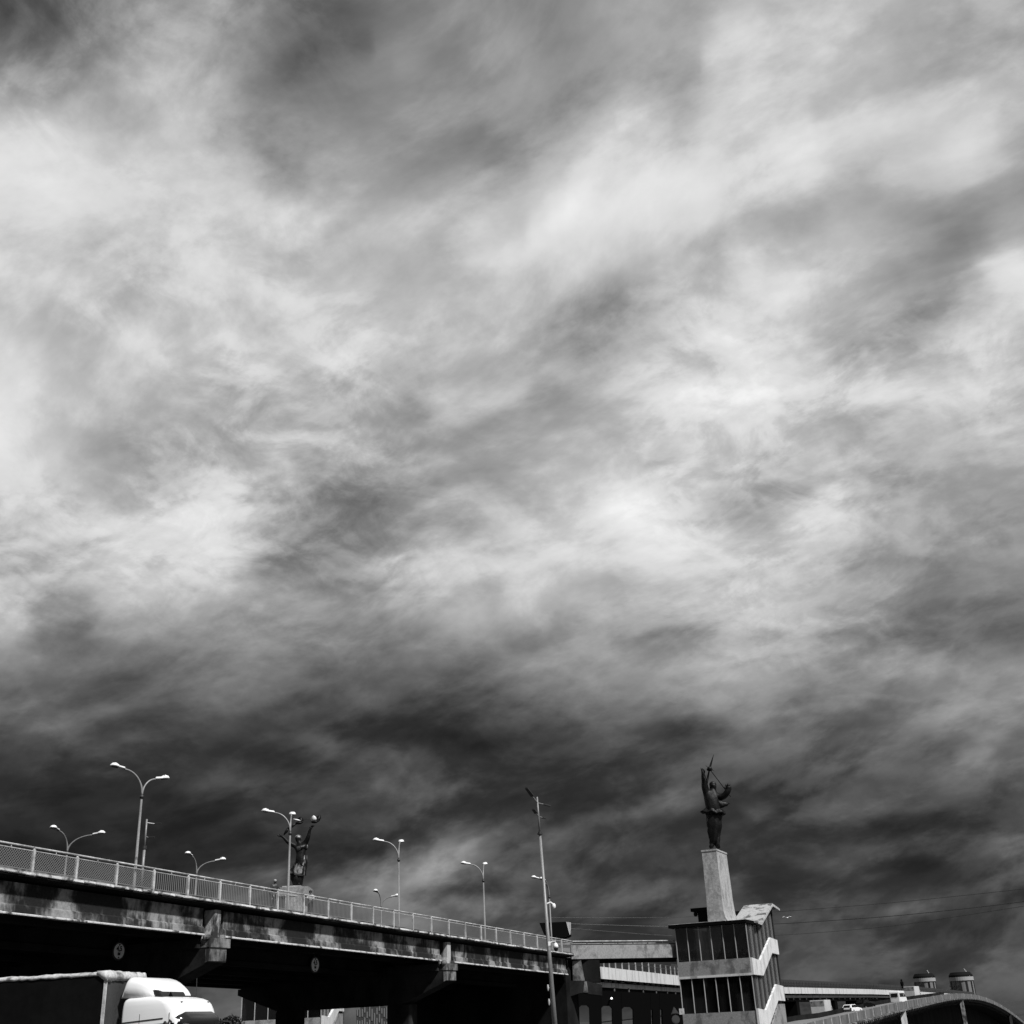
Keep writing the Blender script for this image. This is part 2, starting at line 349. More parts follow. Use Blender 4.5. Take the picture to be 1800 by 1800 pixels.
M_glassdark = new_mat('dark_glass', 0.012, 0.06, 0.0, 0.7)
M_paint_shade = new_mat('black_paint_and_shade', 0.004, 0.8, 0, .04)  # black paint; on the arcade and metro piers it paints in shade
M_skin = new_mat('skin', 0.13, 0.6); M_cloth_dk = new_mat('dark_cloth', 0.02, 0.85); M_cloth_lt = new_mat('light_cloth', 0.35, 0.85)
M_cloth_md = new_mat('grey_cloth', 0.16, 0.85)
def glass_mat(name, tint, trans):
    m = bpy.data.materials.new(name); m.use_nodes = True; t = m.node_tree; n = t.nodes; l = t.links; n.clear()
    tr = n.new('ShaderNodeBsdfTransparent'); tr.inputs[0].default_value = (trans,) * 3 + (1,)
    df = n.new('ShaderNodeBsdfDiffuse'); df.inputs[0].default_value = (tint,) * 3 + (1,)
    gl = n.new('ShaderNodeBsdfGlossy'); gl.inputs['Roughness'].default_value = 0.04; gl.inputs[0].default_value = (0.8, 0.8, 0.8, 1)
    fr = n.new('ShaderNodeFresnel'); fr.inputs[0].default_value = 1.5
    a = n.new('ShaderNodeMixShader'); a.inputs[0].default_value = 0.35; l.new(tr.outputs[0], a.inputs[1]); l.new(df.outputs[0], a.inputs[2])
    b = n.new('ShaderNodeMixShader'); l.new(fr.outputs[0], b.inputs[0]); l.new(a.outputs[0], b.inputs[1]); l.new(gl.outputs[0], b.inputs[2])
    o = n.new('ShaderNodeOutputMaterial'); l.new(b.outputs[0], o.inputs[0]); return m
M_glass = glass_mat('dusty_glass', 0.012, 0.75)
M_sideglass = glass_mat('grey_reflection_side_glass', 0.16, 0.6)  # grey reflection put into the diffuse tint

# ------------------------------------------------------------------ the ground and the water
def sheet(name, pts, z, m, kind='structure'):
    mb = MB(); mb.quad(*[(x, y, z if not callable(z) else z(x, y)) for x, y in pts]); return mb.build(name, m, kind=kind)
sheet('ground', [(-3000, -400), (34, -400), (34, 150), (-3000, 150)], 0.0, M_ground)
g = MB()
g.quad((34, -400, 0), (60, -400, -9), (60, 175, -9), (34, 150, 0)).quad((-3000, 150, 0), (34, 150, 0), (60, 175, -9), (-3000, 175, -9))
g.build('river_bank', M_ground, kind='structure')
M_water = new_mat('river_water', 0.02, 0.15)
sheet('river', [(-6000, 168), (50, 168), (50, -400), (6000, -400), (6000, 900), (-6000, 900)], -8.2, M_water)
M_shore = weathered('far_meadow', 0.035, 0.02, 0.02, 1, 0.3, 0.6)
sheet('far_shore', [(-6000, 899), (6000, 899), (6000, 12000), (-6000, 12000)], -7.6, M_shore)
sheet('road', [(-150, 28), (33, 9.23), (33, 25.6), (-150, 50)], 0.004, M_asphalt)
k = MB(); k.hexa([Vector(q) for q in ((-150, 26.6, 0), (33, 7.83, 0), (33, 9.23, 0), (-150, 28, 0), (-150, 26.6, .12), (33, 7.83, .12), (33, 9.23, .12), (-150, 28, .12))])
k.build('pavement', M_cap, kind='structure')

# ------------------------------------------------------------------ the near road bridge
T0, T1 = -46.0, 69.0
CAPS = [-43.5, -14.5, 14.7, 43.7]
br = thing('road_bridge', 'long concrete road bridge with stained edge beam, on wide hammerhead piers above the truck', 'bridge', E(14.5, 10, 0))
def ext(mb, poly, ta, tb, n=1, jit=0):
    """extrude a (offset, height above deck) section along the bridge"""
    ks = [ta + (tb - ta) * i / n for i in range(n + 1)]
    mb.loft([[Ed(tt, o + random.uniform(-jit, jit), z + random.uniform(-jit, jit)) for o, z in poly] for tt in ks])
    return mb
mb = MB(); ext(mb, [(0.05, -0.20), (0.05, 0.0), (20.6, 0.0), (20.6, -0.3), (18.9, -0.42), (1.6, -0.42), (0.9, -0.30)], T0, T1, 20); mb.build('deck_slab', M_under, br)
# walkway and kerb on the deck
mb = MB(); ext(mb, [(0.07, 0.004), (0.07, 0.10), (2.1, 0.10), (2.1, 0.004)], T0, T1, 20); mb.build('walkway', M_cap, br)
# chipped drip lip along the edge
mb = MB(); tt = T0
while tt < T1:
    l = random.uniform(0.25, 0.9); e = min(tt + l, T1); j = random.choice((0, 0, 0.01, 0.03, 0.06, 0.10))
    mb.loft([[Ed(q, o, z) for o, z in ((-0.04 + j * .6, -0.055 - random.uniform(0, .05)), (-0.05 + j, 0.015 - j * .5), (0.048, 0.03), (0.048, -0.12))] for q in (tt, e)]); tt = e
mb.build('edge_lip', M_lip, br, label='bright chipped lip along the edge of the slab')
# edge beams, one per span
SP = [(-46, -44.4), (-42.6, -15.4), (-13.6, 13.75), (15.65, 42.75), (44.65, 68.4)]
web = [(0.72, -0.40), (0.74, -1.38), (0.60, -1.46), (0.56, -1.86), (1.25, -1.86), (1.2, -1.4), (1.0, -1.3), (1.0, -0.40)]
for i, (a, b) in enumerate(SP):
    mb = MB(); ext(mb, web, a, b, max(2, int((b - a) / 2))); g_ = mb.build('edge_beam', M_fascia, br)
    mb = MB(); q = a
    while q < b - .01:
        e = min(q + random.uniform(.3, 1.1), b); j = random.uniform(-.012, .012)
        mb.loft([[Ed(w, o, z) for o, z in ((0.553, -1.80 + j), (0.50, -1.84 + j), (0.50 + abs(j), -1.90), (0.60, -1.90), (0.60, -1.864), (0.555, -1.864))] for w in (q, e)]); q = e
    mb.build('drip_edge', M_lip, br)
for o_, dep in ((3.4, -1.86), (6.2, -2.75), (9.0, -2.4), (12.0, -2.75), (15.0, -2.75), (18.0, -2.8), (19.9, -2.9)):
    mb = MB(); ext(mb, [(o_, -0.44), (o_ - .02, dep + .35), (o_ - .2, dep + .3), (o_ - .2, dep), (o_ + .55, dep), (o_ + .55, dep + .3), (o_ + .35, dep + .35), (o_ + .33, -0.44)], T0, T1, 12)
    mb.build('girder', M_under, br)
for tt in [T0 + 1 + 7.2 * i for i in range(16)]:
    mb = MB()
    for a, b in ((1.26, 3.3), (4.1, 5.95), (6.9, 8.75), (9.7, 11.75), (12.7, 14.75), (15.7, 17.75)):
        mb.box(tt, tt + .3, a, b, -1.75, -.45, lambda x, y, z: Ed(x, y, z))
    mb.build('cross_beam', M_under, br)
# piers: cap beam with haunched ends, two columns each
for tc_ in CAPS:
    zc = deck_z(tc_)
    mb = MB()
    poly = [(0.25, -2.55), (0.25, -3.32), (4.4, -4.85), (16.2, -4.85), (20.4, -3.4), (20.4, -2.93), (20.1, -2.93), (20.1, -2.55)]
    mb.prism(poly, lambda k_, o, z: E(k_, o, zc + z), tc_ - .78, tc_ + .78)
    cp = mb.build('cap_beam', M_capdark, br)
    mb = MB(); mb.prism([(0.23, -2.60), (0.23, -3.30), (0.55, -3.40), (0.55, -2.60)], lambda k_, o, z: E(k_, o, zc + z), tc_ - .8, tc_ + .8)
    mb.box(tc_ - .8, tc_ + 1.12, 0.22, 0.9, -2.55, -2.02, lambda x, y, z: E(x, y, zc + z)); mb.build('cap_end', M_cap, br, bevel=.03)
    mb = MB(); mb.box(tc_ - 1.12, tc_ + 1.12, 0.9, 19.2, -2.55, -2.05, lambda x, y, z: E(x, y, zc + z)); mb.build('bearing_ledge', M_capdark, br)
    # bearing block between the beam ends
    mb = MB(); mb.prism([(tc_ - .42, -2.02), (tc_ - .30, -1.55), (tc_ - .27, -0.42), (tc_ + .33, -0.42), (tc_ + .33, -2.02)], lambda k_, x, z: E(x, k_, zc + z), 0.42, 1.2)
    mb.build('bearing_post', M_pilaster, br, bevel=.02)
    for s_, w_ in ((-.72, .26), (.62, .22)):
        mb = MB(); mb.ball(E(tc_ + s_, .5, zc - 1.98), w_, w_, .22, n=9, m=6); mb.build('mortar_lump', M_cap, br)
    for oc in (4.75, 15.5):
        mb = MB(); mb.prism([(tc_ - .7, oc - 1.0), (tc_ + .7, oc - 1.0), (tc_ + .7, oc + 1.0), (tc_ - .7, oc + 1.0)], lambda k_, x, y: E(x, y, k_), 0, zc - 4.85)
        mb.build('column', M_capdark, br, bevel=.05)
# closed end pier under the last span
mb = MB(); zc = deck_z(71)
mb.prism([(0.9, -0.42), (0.9, -12), (17.5, -12), (18.3, -6.3), (20.3, -4.9), (20.5, -.42)], lambda k_, o, z: E(k_, o, max(zc + z, -.5)), 68.6, 71.5)
mb.build('end_wall', M_under, br)

# ------------------------------------------------------------------ railing along the bridge
POST = 2.8788
rl = thing('bridge_railing', 'light grey metal railing with mesh panels along the edge of the road bridge', 'railing', Ed(0, 0, 0))
i0, i1 = -14, 23
for i in range(i0, i1 + 1):
    t_ = POST * i; mb = MB()
    mb.box(t_ - .065, t_ + .065, 0.06, 0.20, 0.03, 1.10, lambda x, y, z: Ed(x, y, z))
    mb.ball(Ed(t_, .13, 1.12), .07, .07, .06, n=8, m=5)
    mb.build('post', M_rail, rl)
mb = MB()
for a in range(i0, i1 + 1):
    s0, s1 = POST * a, min(POST * (a + 1), T1)
    mb.tube([Ed(s0, .13, 1.215), Ed(s1, .13, 1.215)], .048, 10)
mb.build('handrail', M_rail, rl, smooth=True)
rb0 = None
for a in range(i0 * 2, i1 * 2 + 2):
    mb = MB(); mb.box(POST * a / 2 - .02, POST * a / 2 + .02, .11, .15, 1.09, 1.18, lambda x, y, z: Ed(x, y, z)); mb.build('rail_bracket', M_rail, rl)
mb = MB(); ext(mb, [(.11, 1.035), (.11, 1.07), (.15, 1.07), (.15, 1.035)], POST * i0, T1, 30); mb.build('middle_rail', M_rail, rl)
mb = MB(); ext(mb, [(.11, .13), (.11, .16), (.15, .16), (.15, .13)], POST * i0, T1, 30); mb.build('bottom_rail', M_bar, rl)
for i in range(i0, i1 + 1):
    s0, s1 = POST * i + .07, min(POST * (i + 1) - .07, T1); mb = MB()
    if i < 3:          # expanded metal: two families of slanting strands
        w_ = s1 - s0; h_ = .87; st = .15
        for sg in (1, -1):
            k_ = -h_
            while k_ < w_:
                a = max(0, k_); b = min(w_, k_ + h_)
                za, zb = a - k_, b - k_
                if sg < 0: za, zb = h_ - za, h_ - zb
                if b - a > .02:
                    mb.hexa([Ed(s0 + a - .014, .125, .16 + za), Ed(s0 + b - .014, .125, .16 + zb), Ed(s0 + b - .014, .135, .16 + zb), Ed(s0 + a - .014, .135, .16 + za),
                             Ed(s0 + a + .014, .125, .16 + za), Ed(s0 + b + .014, .125, .16 + zb), Ed(s0 + b + .014, .135, .16 + zb), Ed(s0 + a + .014, .135, .16 + za)])
                k_ += st
    else:
        n_ = 17
        for k_ in range(n_):
            x_ = s0 + (k_ + .5) * (s1 - s0) / n_
            mb.box(x_ - .017, x_ + .017, .12, .14, .14, 1.04, lambda x, y, z: Ed(x, y, z))
    mb.build('mesh_panel', M_bar, rl)

# ------------------------------------------------------------------ street lamps
def lamp_parts(root, H, dirs, r0=.085, reach=1.75):
    mb = MB(); mb.tube([(0, 0, 0), (0, 0, .35), (0, 0, .36), (0, 0, H)], [r0 * 1.7, r0 * 1.7, r0, r0 * .72], 12); mb.build('pole', M_pole, root, smooth=True)
    mb = MB(); mb.tube([(0, 0, H - .10), (0, 0, H + .08)], r0 * 1.35, 12); mb.build('collar', M_darkmetal, root, smooth=True)
    for dv, rc, rise in dirs:
        a = radians(dv); d = Vector((sin(a), cos(a), 0)); pts = []
        for k_ in range(13):
            s_ = k_ / 12; pts.append(d * (rc * (1 - cos(s_ * pi / 2)) ** 1.0) + Vector((0, 0, H + .05 + (rise - .18) * sin(s_ * pi / 2) ** .95)))
        tip = pts[-1]; mb = MB(); mb.tube(pts, [r0 * .72] * 4 + [r0 * .58] * 9, 10); arm = mb.build('arm', M_pole, root, smooth=True)
        up = Vector((0, 0, 1)); hd = (d + up * .12).normalized(); sd = d.cross(up).normalized(); nn = sd.cross(hd).normalized()
        Rm = Matrix((hd, sd, nn)).transposed().to_4x4(); Rm.translation = tip
        mb = MB()
        def ring(x, w, zt, zb):
            x, w, zt, zb = x * 1.1, w * 1.2, zt * 1.3, zb * 1.3
            return [Rm @ Vector((x, w * cos(q), (zt if sin(q) > 0 else zb) * abs(sin(q)))) for q in [2 * pi * k_ / 14 for k_ in range(14)]]
        mb.loft([ring(-.08, .06, .06, .05), ring(-.02, .11, .11, .08), ring(.30, .12, .12, .08), ring(.33, .17, .15, .06), ring(.50, .22, .20, .06), ring(.66, .18, .16, .05), ring(.76, .06, .06, .03)])
        hd_ = mb.build('lamp_head', M_lampwhite, root, smooth=True)
        mb = MB(); mb.loft([ring(.34, .15, -.03, .10), ring(.42, .17, -.03, .20), ring(.55, .16, -.03, .20), ring(.68, .09, -.03, .08)])
        mb.build('lens', M_lens, hd_, smooth=True)
GL = 'double-arm street lamps on the near side of the road bridge'
def lamp(loc, H, dirs, label, group, **kw):
    t = thing('street_lamp', label, 'street lamp', (0, 0, 0), group)
    lamp_parts(t, H, dirs, **kw); t.location = loc; ORG[t.name] = Vector(loc); return t
near = [(9.75, [(-132, 1.25, 1.62), (40, .9, 1.25)], 'tallest street lamp, its two arms spread wide, beside the thin bracket mast'),
        (24.6, [(-100, 1.2, 1.55), (-8, 1.2, 1.6)], 'double street lamp standing in front of the woman statue'),
        (39.4, [(-98, 1.25, 1.6), (0, 1.3, 1.7)], 'double street lamp to the right of the woman statue, against the bright cloud'),
        (54.5, [(-98, 1.2, 1.6), (4, 1.3, 1.7)], 'double street lamp midway between the bright cloud and the tall mast')]
for t_, dirs, lb in near:
    lamp(Ed(t_, 2.5, 0.0), 5.62, dirs, lb, GL)
lamp(Ed(69.4, 2.5, -3.0), 8.6, [(-122, 1.2, 1.9), (-150, .8, 1.7)], 'small street lamp half hidden behind the tall mast, near the bridge end', GL)
GF = 'double-arm street lamps on the far side of the road bridge'
for t_, dirs, lb in ((21.6, [(-165, 1.3, 1.55), (84, 1.75, 1.35)], 'leftmost street lamp, only its two drooping arms rise above the railing'),
                     (36.0, [(-165, 1.0, 1.6), (80, 1.5, 1.25)], 'street lamp showing only its arms above the railing, left of the person in the cap'),
                     (65.4, [(-165, 1.0, 1.6), (84, 1.1, 1.2)], 'small far street lamp in the bright cloud just left of a nearer lamp')):
    lamp(Ed(t_, 19.9, 0.0), 5.6 if t_ < 60 else 5.55, dirs, lb, GF)

# slim mast with two stubby brackets behind the railing
q0 = Ed(8.9, 1.2, 0.1)
ms = thing('bracket_mast', 'thin grey mast with two short brackets, right beside the tallest street lamp', 'mast', q0)
zt = 13.2
mb = MB(); mb.tube([q0, Vector((q0.x, q0.y, 11.6))], .075, 10); mb.tube([Vector((q0.x, q0.y, 11.6)), Vector((q0.x, q0.y, zt))], .05, 10); mb.build('pole', M_pole, ms, smooth=True)
mb = MB(); mb.tube([Vector((q0.x, q0.y, 11.55)), Vector((q0.x, q0.y, 11.72))], .12, 10); mb.build('collar', M_darkmetal, ms)
for zb, ln, off in ((13.0, .42, .36), (12.25, .12, .34)):
    mb = MB(); mb.tube([Vector((q0.x, q0.y, zb)), Vector((q0.x + ln, q0.y + .2, zb - .05))], .03, 8)
    b_ = mb.build('bracket', M_pole, ms)
    mb = MB(); mb.box(-.0, off, -.07, .07, -.05, -.01, Matrix.Translation((q0.x + ln, q0.y + .2, zb))); mb.build('lamp_panel', M_darkmetal, b_)

# ------------------------------------------------------------------ tall mast in the foreground with its floodlights
PX, PY = 1.08, 75.0
top = at(945, 1412, 75); botx = at(975, 1800, 75)
def mp3(z): s_ = (z - 1.5) / (top.z - 1.5); return Vector((1.07 + (top.x - 1.07) * s_, 75, z))
mast = thing('lighting_mast', 'tall slender grey mast with four dark floodlight arms, in front of the bridge end', 'mast', (mp3(0).x, 75, 0))
mb = MB(); mb.tube([mp3(0), mp3(5), mp3(12.7)], [.175, .125, .08], 14); mb.tube([mp3(12.7), mp3(15.0)], [.065, .05], 12); mb.build('pole', M_pole, mast, smooth=True)
mb = MB(); mb.tube([mp3(12.62), mp3(12.70)], .17, 12); mb.tube([mp3(12.70), mp3(12.8)], .11, 12); mb.build('collar', M_darkmetal, mast)
def arm(a, b, w):
    a, b = Vector(a), Vector(b); d = (b - a); m_ = a + d * .45
    x = MB(); x.tube([a, m_ + d * .03], .035, 8); A_ = x.build('arm', M_pole, mast)
    s_ = d.normalized().cross(Vector((0, 0, 1))).normalized() * w; up = Vector((0, 0, .035))
    x = MB(); x.hexa([m_ - s_ - up, b - s_ * .8 - up, b + s_ * .8 - up, m_ + s_ - up, m_ - s_ + up, b - s_ * .8 + up, b + s_ * .8 + up, m_ + s_ + up]); x.build('lamp_panel', M_darkmetal, A_)
A1 = mp3(14.62); A2 = mp3(13.75)
arm(A1, at(925, 1385, 73.8), .13); arm(A1, at(967, 1416.5, 75.6), .1); arm(A2, at(937, 1422, 74.1), .12); arm(A2, at(960, 1439, 76), .08)
for zc_ in (2.75, 3.55):
    mb = MB(); p_ = mp3(zc_); mb.ball(p_ + Vector((-.24, -.02, 0)), .06, .06, .2, n=10, m=8); mb.box(-.2, 0, -.02, .02, -.03, .03, Matrix.Translation(p_)); mb.build('clamp', M_rail, mast)
p_ = mp3(6.05)
dc = thing('dome_camera', 'white dome security camera hanging from a bracket on the tall mast', 'security camera', p_)
mb = MB(); mb.tube([p_, p_ + Vector((.25, -.05, .12)), p_ + Vector((.44, -.08, .12)), p_ + Vector((.44, -.08, 0))], .035, 8); mb.box(-.02, .12, -.12, .08, -.12, .12, Matrix.Translation(p_)); mb.build('bracket', M_lampwhite, dc)
cc = p_ + Vector((.44, -.08, -.2))
mb = MB()
mb.loft([[cc + Vector((r_ * cos(2 * pi * k_ / 14), r_ * sin(2 * pi * k_ / 14), z_)) for k_ in range(14)] for r_, z_ in ((.03, .24), (.09, .2), (.15, .06), (.165, -.06))]); mb.build('housing', M_lampwhite, dc, smooth=True)
mb = MB(); mb.ball(cc + Vector((0, 0, -.08)), .14, .14, .2); mb.build('dome', M_glassdark, dc, smooth=True)
q_ = at(968, 1591, 119); c2 = thing('bullet_camera', 'small white security camera on the far lamp post behind the tall mast', 'security camera', q_)
mb = MB(); mb.tube([q_ + Vector((-.5, 0, .1)), q_ + Vector((0, 0, .25)), q_ + Vector((.25, -.1, .05))], .09, 8); mb.build('arm', M_lampwhite, c2)
mb = MB(); mb.ball(q_ + Vector((.3, -.15, -.12)), .2, .2, .28); mb.build('housing', M_lampwhite, c2, smooth=True)
# height limit signs hung on the second girder
def disc(c, r, nrm_, th=.05, n=32):
    up = Vector((0, 0, 1)); s_ = up.cross(nrm_).normalized()
    return [[c + s_ * r * cos(2 * pi * k_ / n) + up * r * sin(2 * pi * k_ / n) + nrm_ * d for k_ in range(n)] for d in (0, th)], s_, up
def limit_sign(px, py, r, label, m_face):
    t_, z_, q = onplane(px, py, 5.93); nrm_ = -bn
    s = thing('height_limit_sign', label, 'road sign', q, 'height limit signs under the bridge')
    rg, sd, up = disc(q, r, nrm_); mb = MB(); mb.loft(rg); mb.build('rim', M_bulk, s)
    rg, sd, up = disc(q + nrm_ * .052, r * .82, nrm_, .01); mb = MB(); mb.loft(rg); mb.build('face', m_face, s)
    sx = -sd if sd.x < 0 else sd
    f0 = q + nrm_ * .07
    for tx, sz, oy in (('4,5', r * .72, r * .02), ('\u043c', r * .55, -r * .42)):
        cu = bpy.data.curves.new('text', 'FONT'); cu.body = tx; cu.size = sz; cu.align_x = 'CENTER'; cu.extrude = .004; cu.offset = .012
        tmp = bpy.data.objects.new('tmp', cu); me = bpy.data.meshes.new_from_object(tmp); bpy.data.objects.remove(tmp)
        ob = bpy.data.objects.new('number', me); col.objects.link(ob); me.materials.clear(); me.materials.append(M_paint_shade); ob.parent = s
        Mx = Matrix((sx, up, sx.cross(up))).transposed().to_4x4(); Mx.translation = f0 + up * oy - q; ob.matrix_local = Mx
    mb = MB()
    for y0, y1 in ((.76, .54), (-.76, -.56)):
        mb.prism([(-r * .17, r * y0), (r * .17, r * y0), (0, r * y1)], lambda k_, x, y: f0 + sx * x + up * y + nrm_ * k_, -.008, .002)
    mb.build('arrow', M_paint_shade, s)
    mb = MB(); mb.box(-.04, .04, 0, .05, 0, r + .4, lambda x, y, z: q + sx * x - nrm_ * y + up * z); mb.build('hanger', M_darkmetal, s)
M_sign = new_mat('sign_face', 0.9, 0.4)
limit_sign(208, 1672, .52, 'round height limit sign under the bridge above the truck cab', M_sign)
limit_sign(553, 1696, .58, 'round height limit sign under the bridge right of the first pier', M_sign)

# ------------------------------------------------------------------ glazed stair pavilion (right) and its twin (left)
# local frame: s = along the bridge, m = towards the left, z up, origin = its near right corner on the ground
PV = at(1322, 1714, 124); PV = Vector((PV.x, PV.y, 0))
def pl_(s_, m_, z_): return PV + bu * s_ + bn * m_ + Vector((0, 0, z_))
W, LN = 7.65, 12.6
M_mull = new_mat('mullion_metal', .34, .5)
M_mull2 = new_mat('side_mullion_metal', .16, .5)
def make_pavilion():
    t = thing('stair_pavilion', 'glazed stair tower with zigzag white bands, carrying the statue holding up a spiked globe', 'stair tower', PV, 'twin stair towers by the bridge')
    B3 = lambda mb, s0, s1, m0, m1, z0, z1: mb.box(s0, s1, m0, m1, z0, z1, pl_)
    mb = MB(); B3(mb, 0, .35, -.02, W, 0, 1.8); mb.build('base_wall', M_parapet, t)
    mb = MB(); B3(mb, -.06, .34, 0.0, W, 5.15, 6.72); mb.build('front_band', M_parapet, t)  # same band as on the side, darker colour for its less lit face
    mb = MB(); B3(mb, -.10, .3, -.01, W + .02, 5.08, 5.3); mb.build('band_sill', M_white, t)
    # zigzag stair bands on the right-hand face
    for dz in (0, -4.72):
        mb = MB()
        pts = [(-.07, 6.72 + dz), (3.35, 6.52 + dz), (9.3, 9.0 + dz), (12.5, 8.85 + dz), (12.5, 7.35 + dz), (9.25, 7.42 + dz), (3.95, 5.08 + dz), (-.07, 5.12 + dz)]
        pts = [(a, max(b, 0.0)) for a, b in pts]
        mb.prism(pts, lambda k_, x, z: pl_(x, k_, z), -.22, .02); mb.build('stair_band', M_band, t)
    mb = MB(); mb.prism([(4.9, 0), (9.7, 2.35), (12.45, 2.35), (12.45, 0)], lambda k_, x, z: pl_(x, k_, z), -.12, .06); mb.build('side_base_wall', M_parapet, t)
    mb = MB(); B3(mb, LN - .3, LN, 0.05, W, 0, 12.2); mb.build('back_wall', M_capdark, t)
    mb = MB(); B3(mb, .4, LN - .3, W - .3, W, 0, 10.2); mb.build('left_wall', M_capdark, t)
    # glazing
    for z0, z1 in ((1.8, 5.09), (6.72, 10.02)):
        mb = MB(); mb.quad(pl_(.12, .1, z0), pl_(.12, W - .1, z0), pl_(.12, W - .1, z1), pl_(.12, .1, z1)); mb.build('front_glass', M_glass, t)
        for k_ in range(7):
            m_ = .02 + k_ * (W - .1) / 6.0
            mb = MB(); B3(mb, -.02, .14, m_, m_ + .055, z0, z1); mb.build('mullion', M_mull, t)
    mb = MB(); mb.quad(pl_(.1, .1, 0), pl_(LN - .3, .1, 0), pl_(LN - .3, .1, 12.2), pl_(10.7, .1, 12.35), pl_(4.2, .1, 10.02), pl_(.1, .1, 10.02)); mb.build('side_glass', M_sideglass, t)
    for k_ in range(13):
        s_ = .1 + (k_ + 1) * .955; zt = 10.0 if s_ < 4.2 else min(10 + (s_ - 4.2) * .36, 12.2)
        mb = MB(); B3(mb, s_, s_ + .07, -.02, .12, 0, zt); mb.build('side_mullion', M_mull2 if k_ % 2 else M_bulk, t)
    # floors, stair flights and core behind the glass
    mb = MB(); B3(mb, .4, LN - .4, .3, W - .35, 5.1, 5.35); mb.build('floor_slab', M_capdark, t)
    mb = MB(); B3(mb, .36, 3.0, .3, W - .35, 1.4, 1.7); mb.build('landing', M_capdark, t)
    for dz in (0, -4.7):
        mb = MB(); mb.prism([(3.4, 5.3 + dz), (9.3, 7.7 + dz), (12.2, 7.7 + dz), (12.2, 7.4 + dz), (9.4, 7.4 + dz), (3.6, 5.0 + dz)], lambda k_, x, z: pl_(x, k_, max(z, 0)), .3, 3.4); mb.build('stair_flight', M_paint_shade, t)
    mb = MB(); B3(mb, 3.6, 5.2, 2.3, 3.7, 0, 10.2); mb.build('core', M_under, t)
    # roof: flat front with a deep fascia, right part rising to a ridge
    mb = MB(); B3(mb, -.45, 3.4, 2.0, W + .5, 10.05, 10.36); mb.prism([(-.45, 10.05), (-.45, 10.36), (3.0, 10.36), (4.2, 10.3), (4.2, 10.05)], lambda k_, x, z: pl_(x, k_, z), -.15, 2.0); mb.build('roof_slab', M_paint_shade, t)
    mb = MB(); B3(mb, -.48, 3.4, 2.0, W + .5, 10.37, 10.41); mb.build('roof_flashing', M_rail, t)
    mb = MB(); mb.prism([(3.0, 10.40), (4.2, 10.32), (10.7, 12.62), (13.9, 12.3), (13.9, 12.1), (10.7, 12.42), (4.2, 10.10), (3.0, 10.2)], lambda k_, x, z: pl_(x, k_, z), -.55, 2.6); mb.build('sloped_roof', M_roof, t)
    mb = MB(); mb.prism([(3.0, 10.36), (4.4, 10.26), (10.7, 12.52), (13.95, 12.2), (13.95, 12.0), (10.7, 12.3), (4.4, 10.0), (3.0, 10.06)], lambda k_, x, z: pl_(x, k_, z), -.63, -.56); mb.build('verge_board', M_rail, t)
    mb = MB(); B3(mb, 1.2, 4.2, 3.9, 5.3, 10.36, 11.6); mb.build('roof_hatch', M_paint_shade, t)
    mb = MB(); B3(mb, .9, 4.6, 3.9, 5.95, 11.62, 11.95); hr = mb.build('hatch_roof', M_paint_shade, t)
    mb = MB(); mb.ball(pl_(1.1, 5.5, 11.35), .22, .3, .25, n=8, m=6); mb.build('floodlight', M_paint_shade, t)
    # pedestal, flaring into the roof
    def rect(s0, s1, m0, m1, z): return [pl_(s0, m0, z), pl_(s1, m0, z), pl_(s1, m1, z), pl_(s0, m1, z)]
    mb = MB(); mb.loft([rect(-.1, 5.6, 1.85, 3.92, 10.37), rect(-.1, 4.9, 2.05, 3.9, 10.8), rect(-.1, 4.6, 2.15, 3.88, 11.4), rect(0, 4.5, 2.2, 3.85, 12.6), rect(.1, 4.2, 2.24, 3.82, 17.6)])
    mb.build('pedestal', M_plinth, t)
    mb = MB(); B3(mb, .04, 4.26, 2.18, 3.88, 17.45, 17.62); mb.build('pedestal_cap', M_plinth, t)
    return t
pav = make_pavilion()
q = at(565, 1788, 166)
pv2 = copy_tree(pav, loc=Vector((q.x, q.y, q.z - 1.8)), rz=radians(24))
pv2.scale = (1.42, 1.42, 1)
pv2['label'] = 'glazed stair tower seen under the road bridge, carrying the statue of the woman with birds'

# ------------------------------------------------------------------ statues (cast figures)
def skin_body(name, joints, edges, mat, parent, D, sub=2, disp=0.0, scale=None, root=0):
    """joints: (px, py, radius in px, depth offset in m); one continuous skinned surface"""
    px = D / CF * 1.27
    vs = [at(j[0], j[1], D + j[3]) for j in joints]; o_ = ORG[parent.name]
    me = bpy.data.meshes.new(name); me.from_pydata([tuple(v_ - o_) for v_ in vs], edges, [])
    ob = bpy.data.objects.new(name, me); col.objects.link(ob)
    md = ob.modifiers.new('skin', 'SKIN'); sv = me.skin_vertices[0].data
    for i, j in enumerate(joints): sv[i].radius = (j[2] * px, j[2] * px * .9); sv[i].use_root = (i == root)
    sb = ob.modifiers.new('sub', 'SUBSURF'); sb.levels = sub; sb.render_levels = sub
    if disp:
        tx = bpy.data.textures.new(name, 'CLOUDS'); tx.noise_scale = disp * 6; tx.noise_depth = 3
        dm = ob.modifiers.new('folds', 'DISPLACE'); dm.texture = tx; dm.strength = disp; dm.texture_coords = 'LOCAL'
    dg = bpy.context.evaluated_depsgraph_get(); m2 = bpy.data.meshes.new_from_object(ob.evaluated_get(dg))
    ob.modifiers.clear(); ob.data = m2; m2.name = name
    m2.materials.clear(); m2.materials.append(mat)
    for p in m2.polygons: p.use_smooth = True
    ob.parent = parent; ORG[ob.name] = o_; return ob
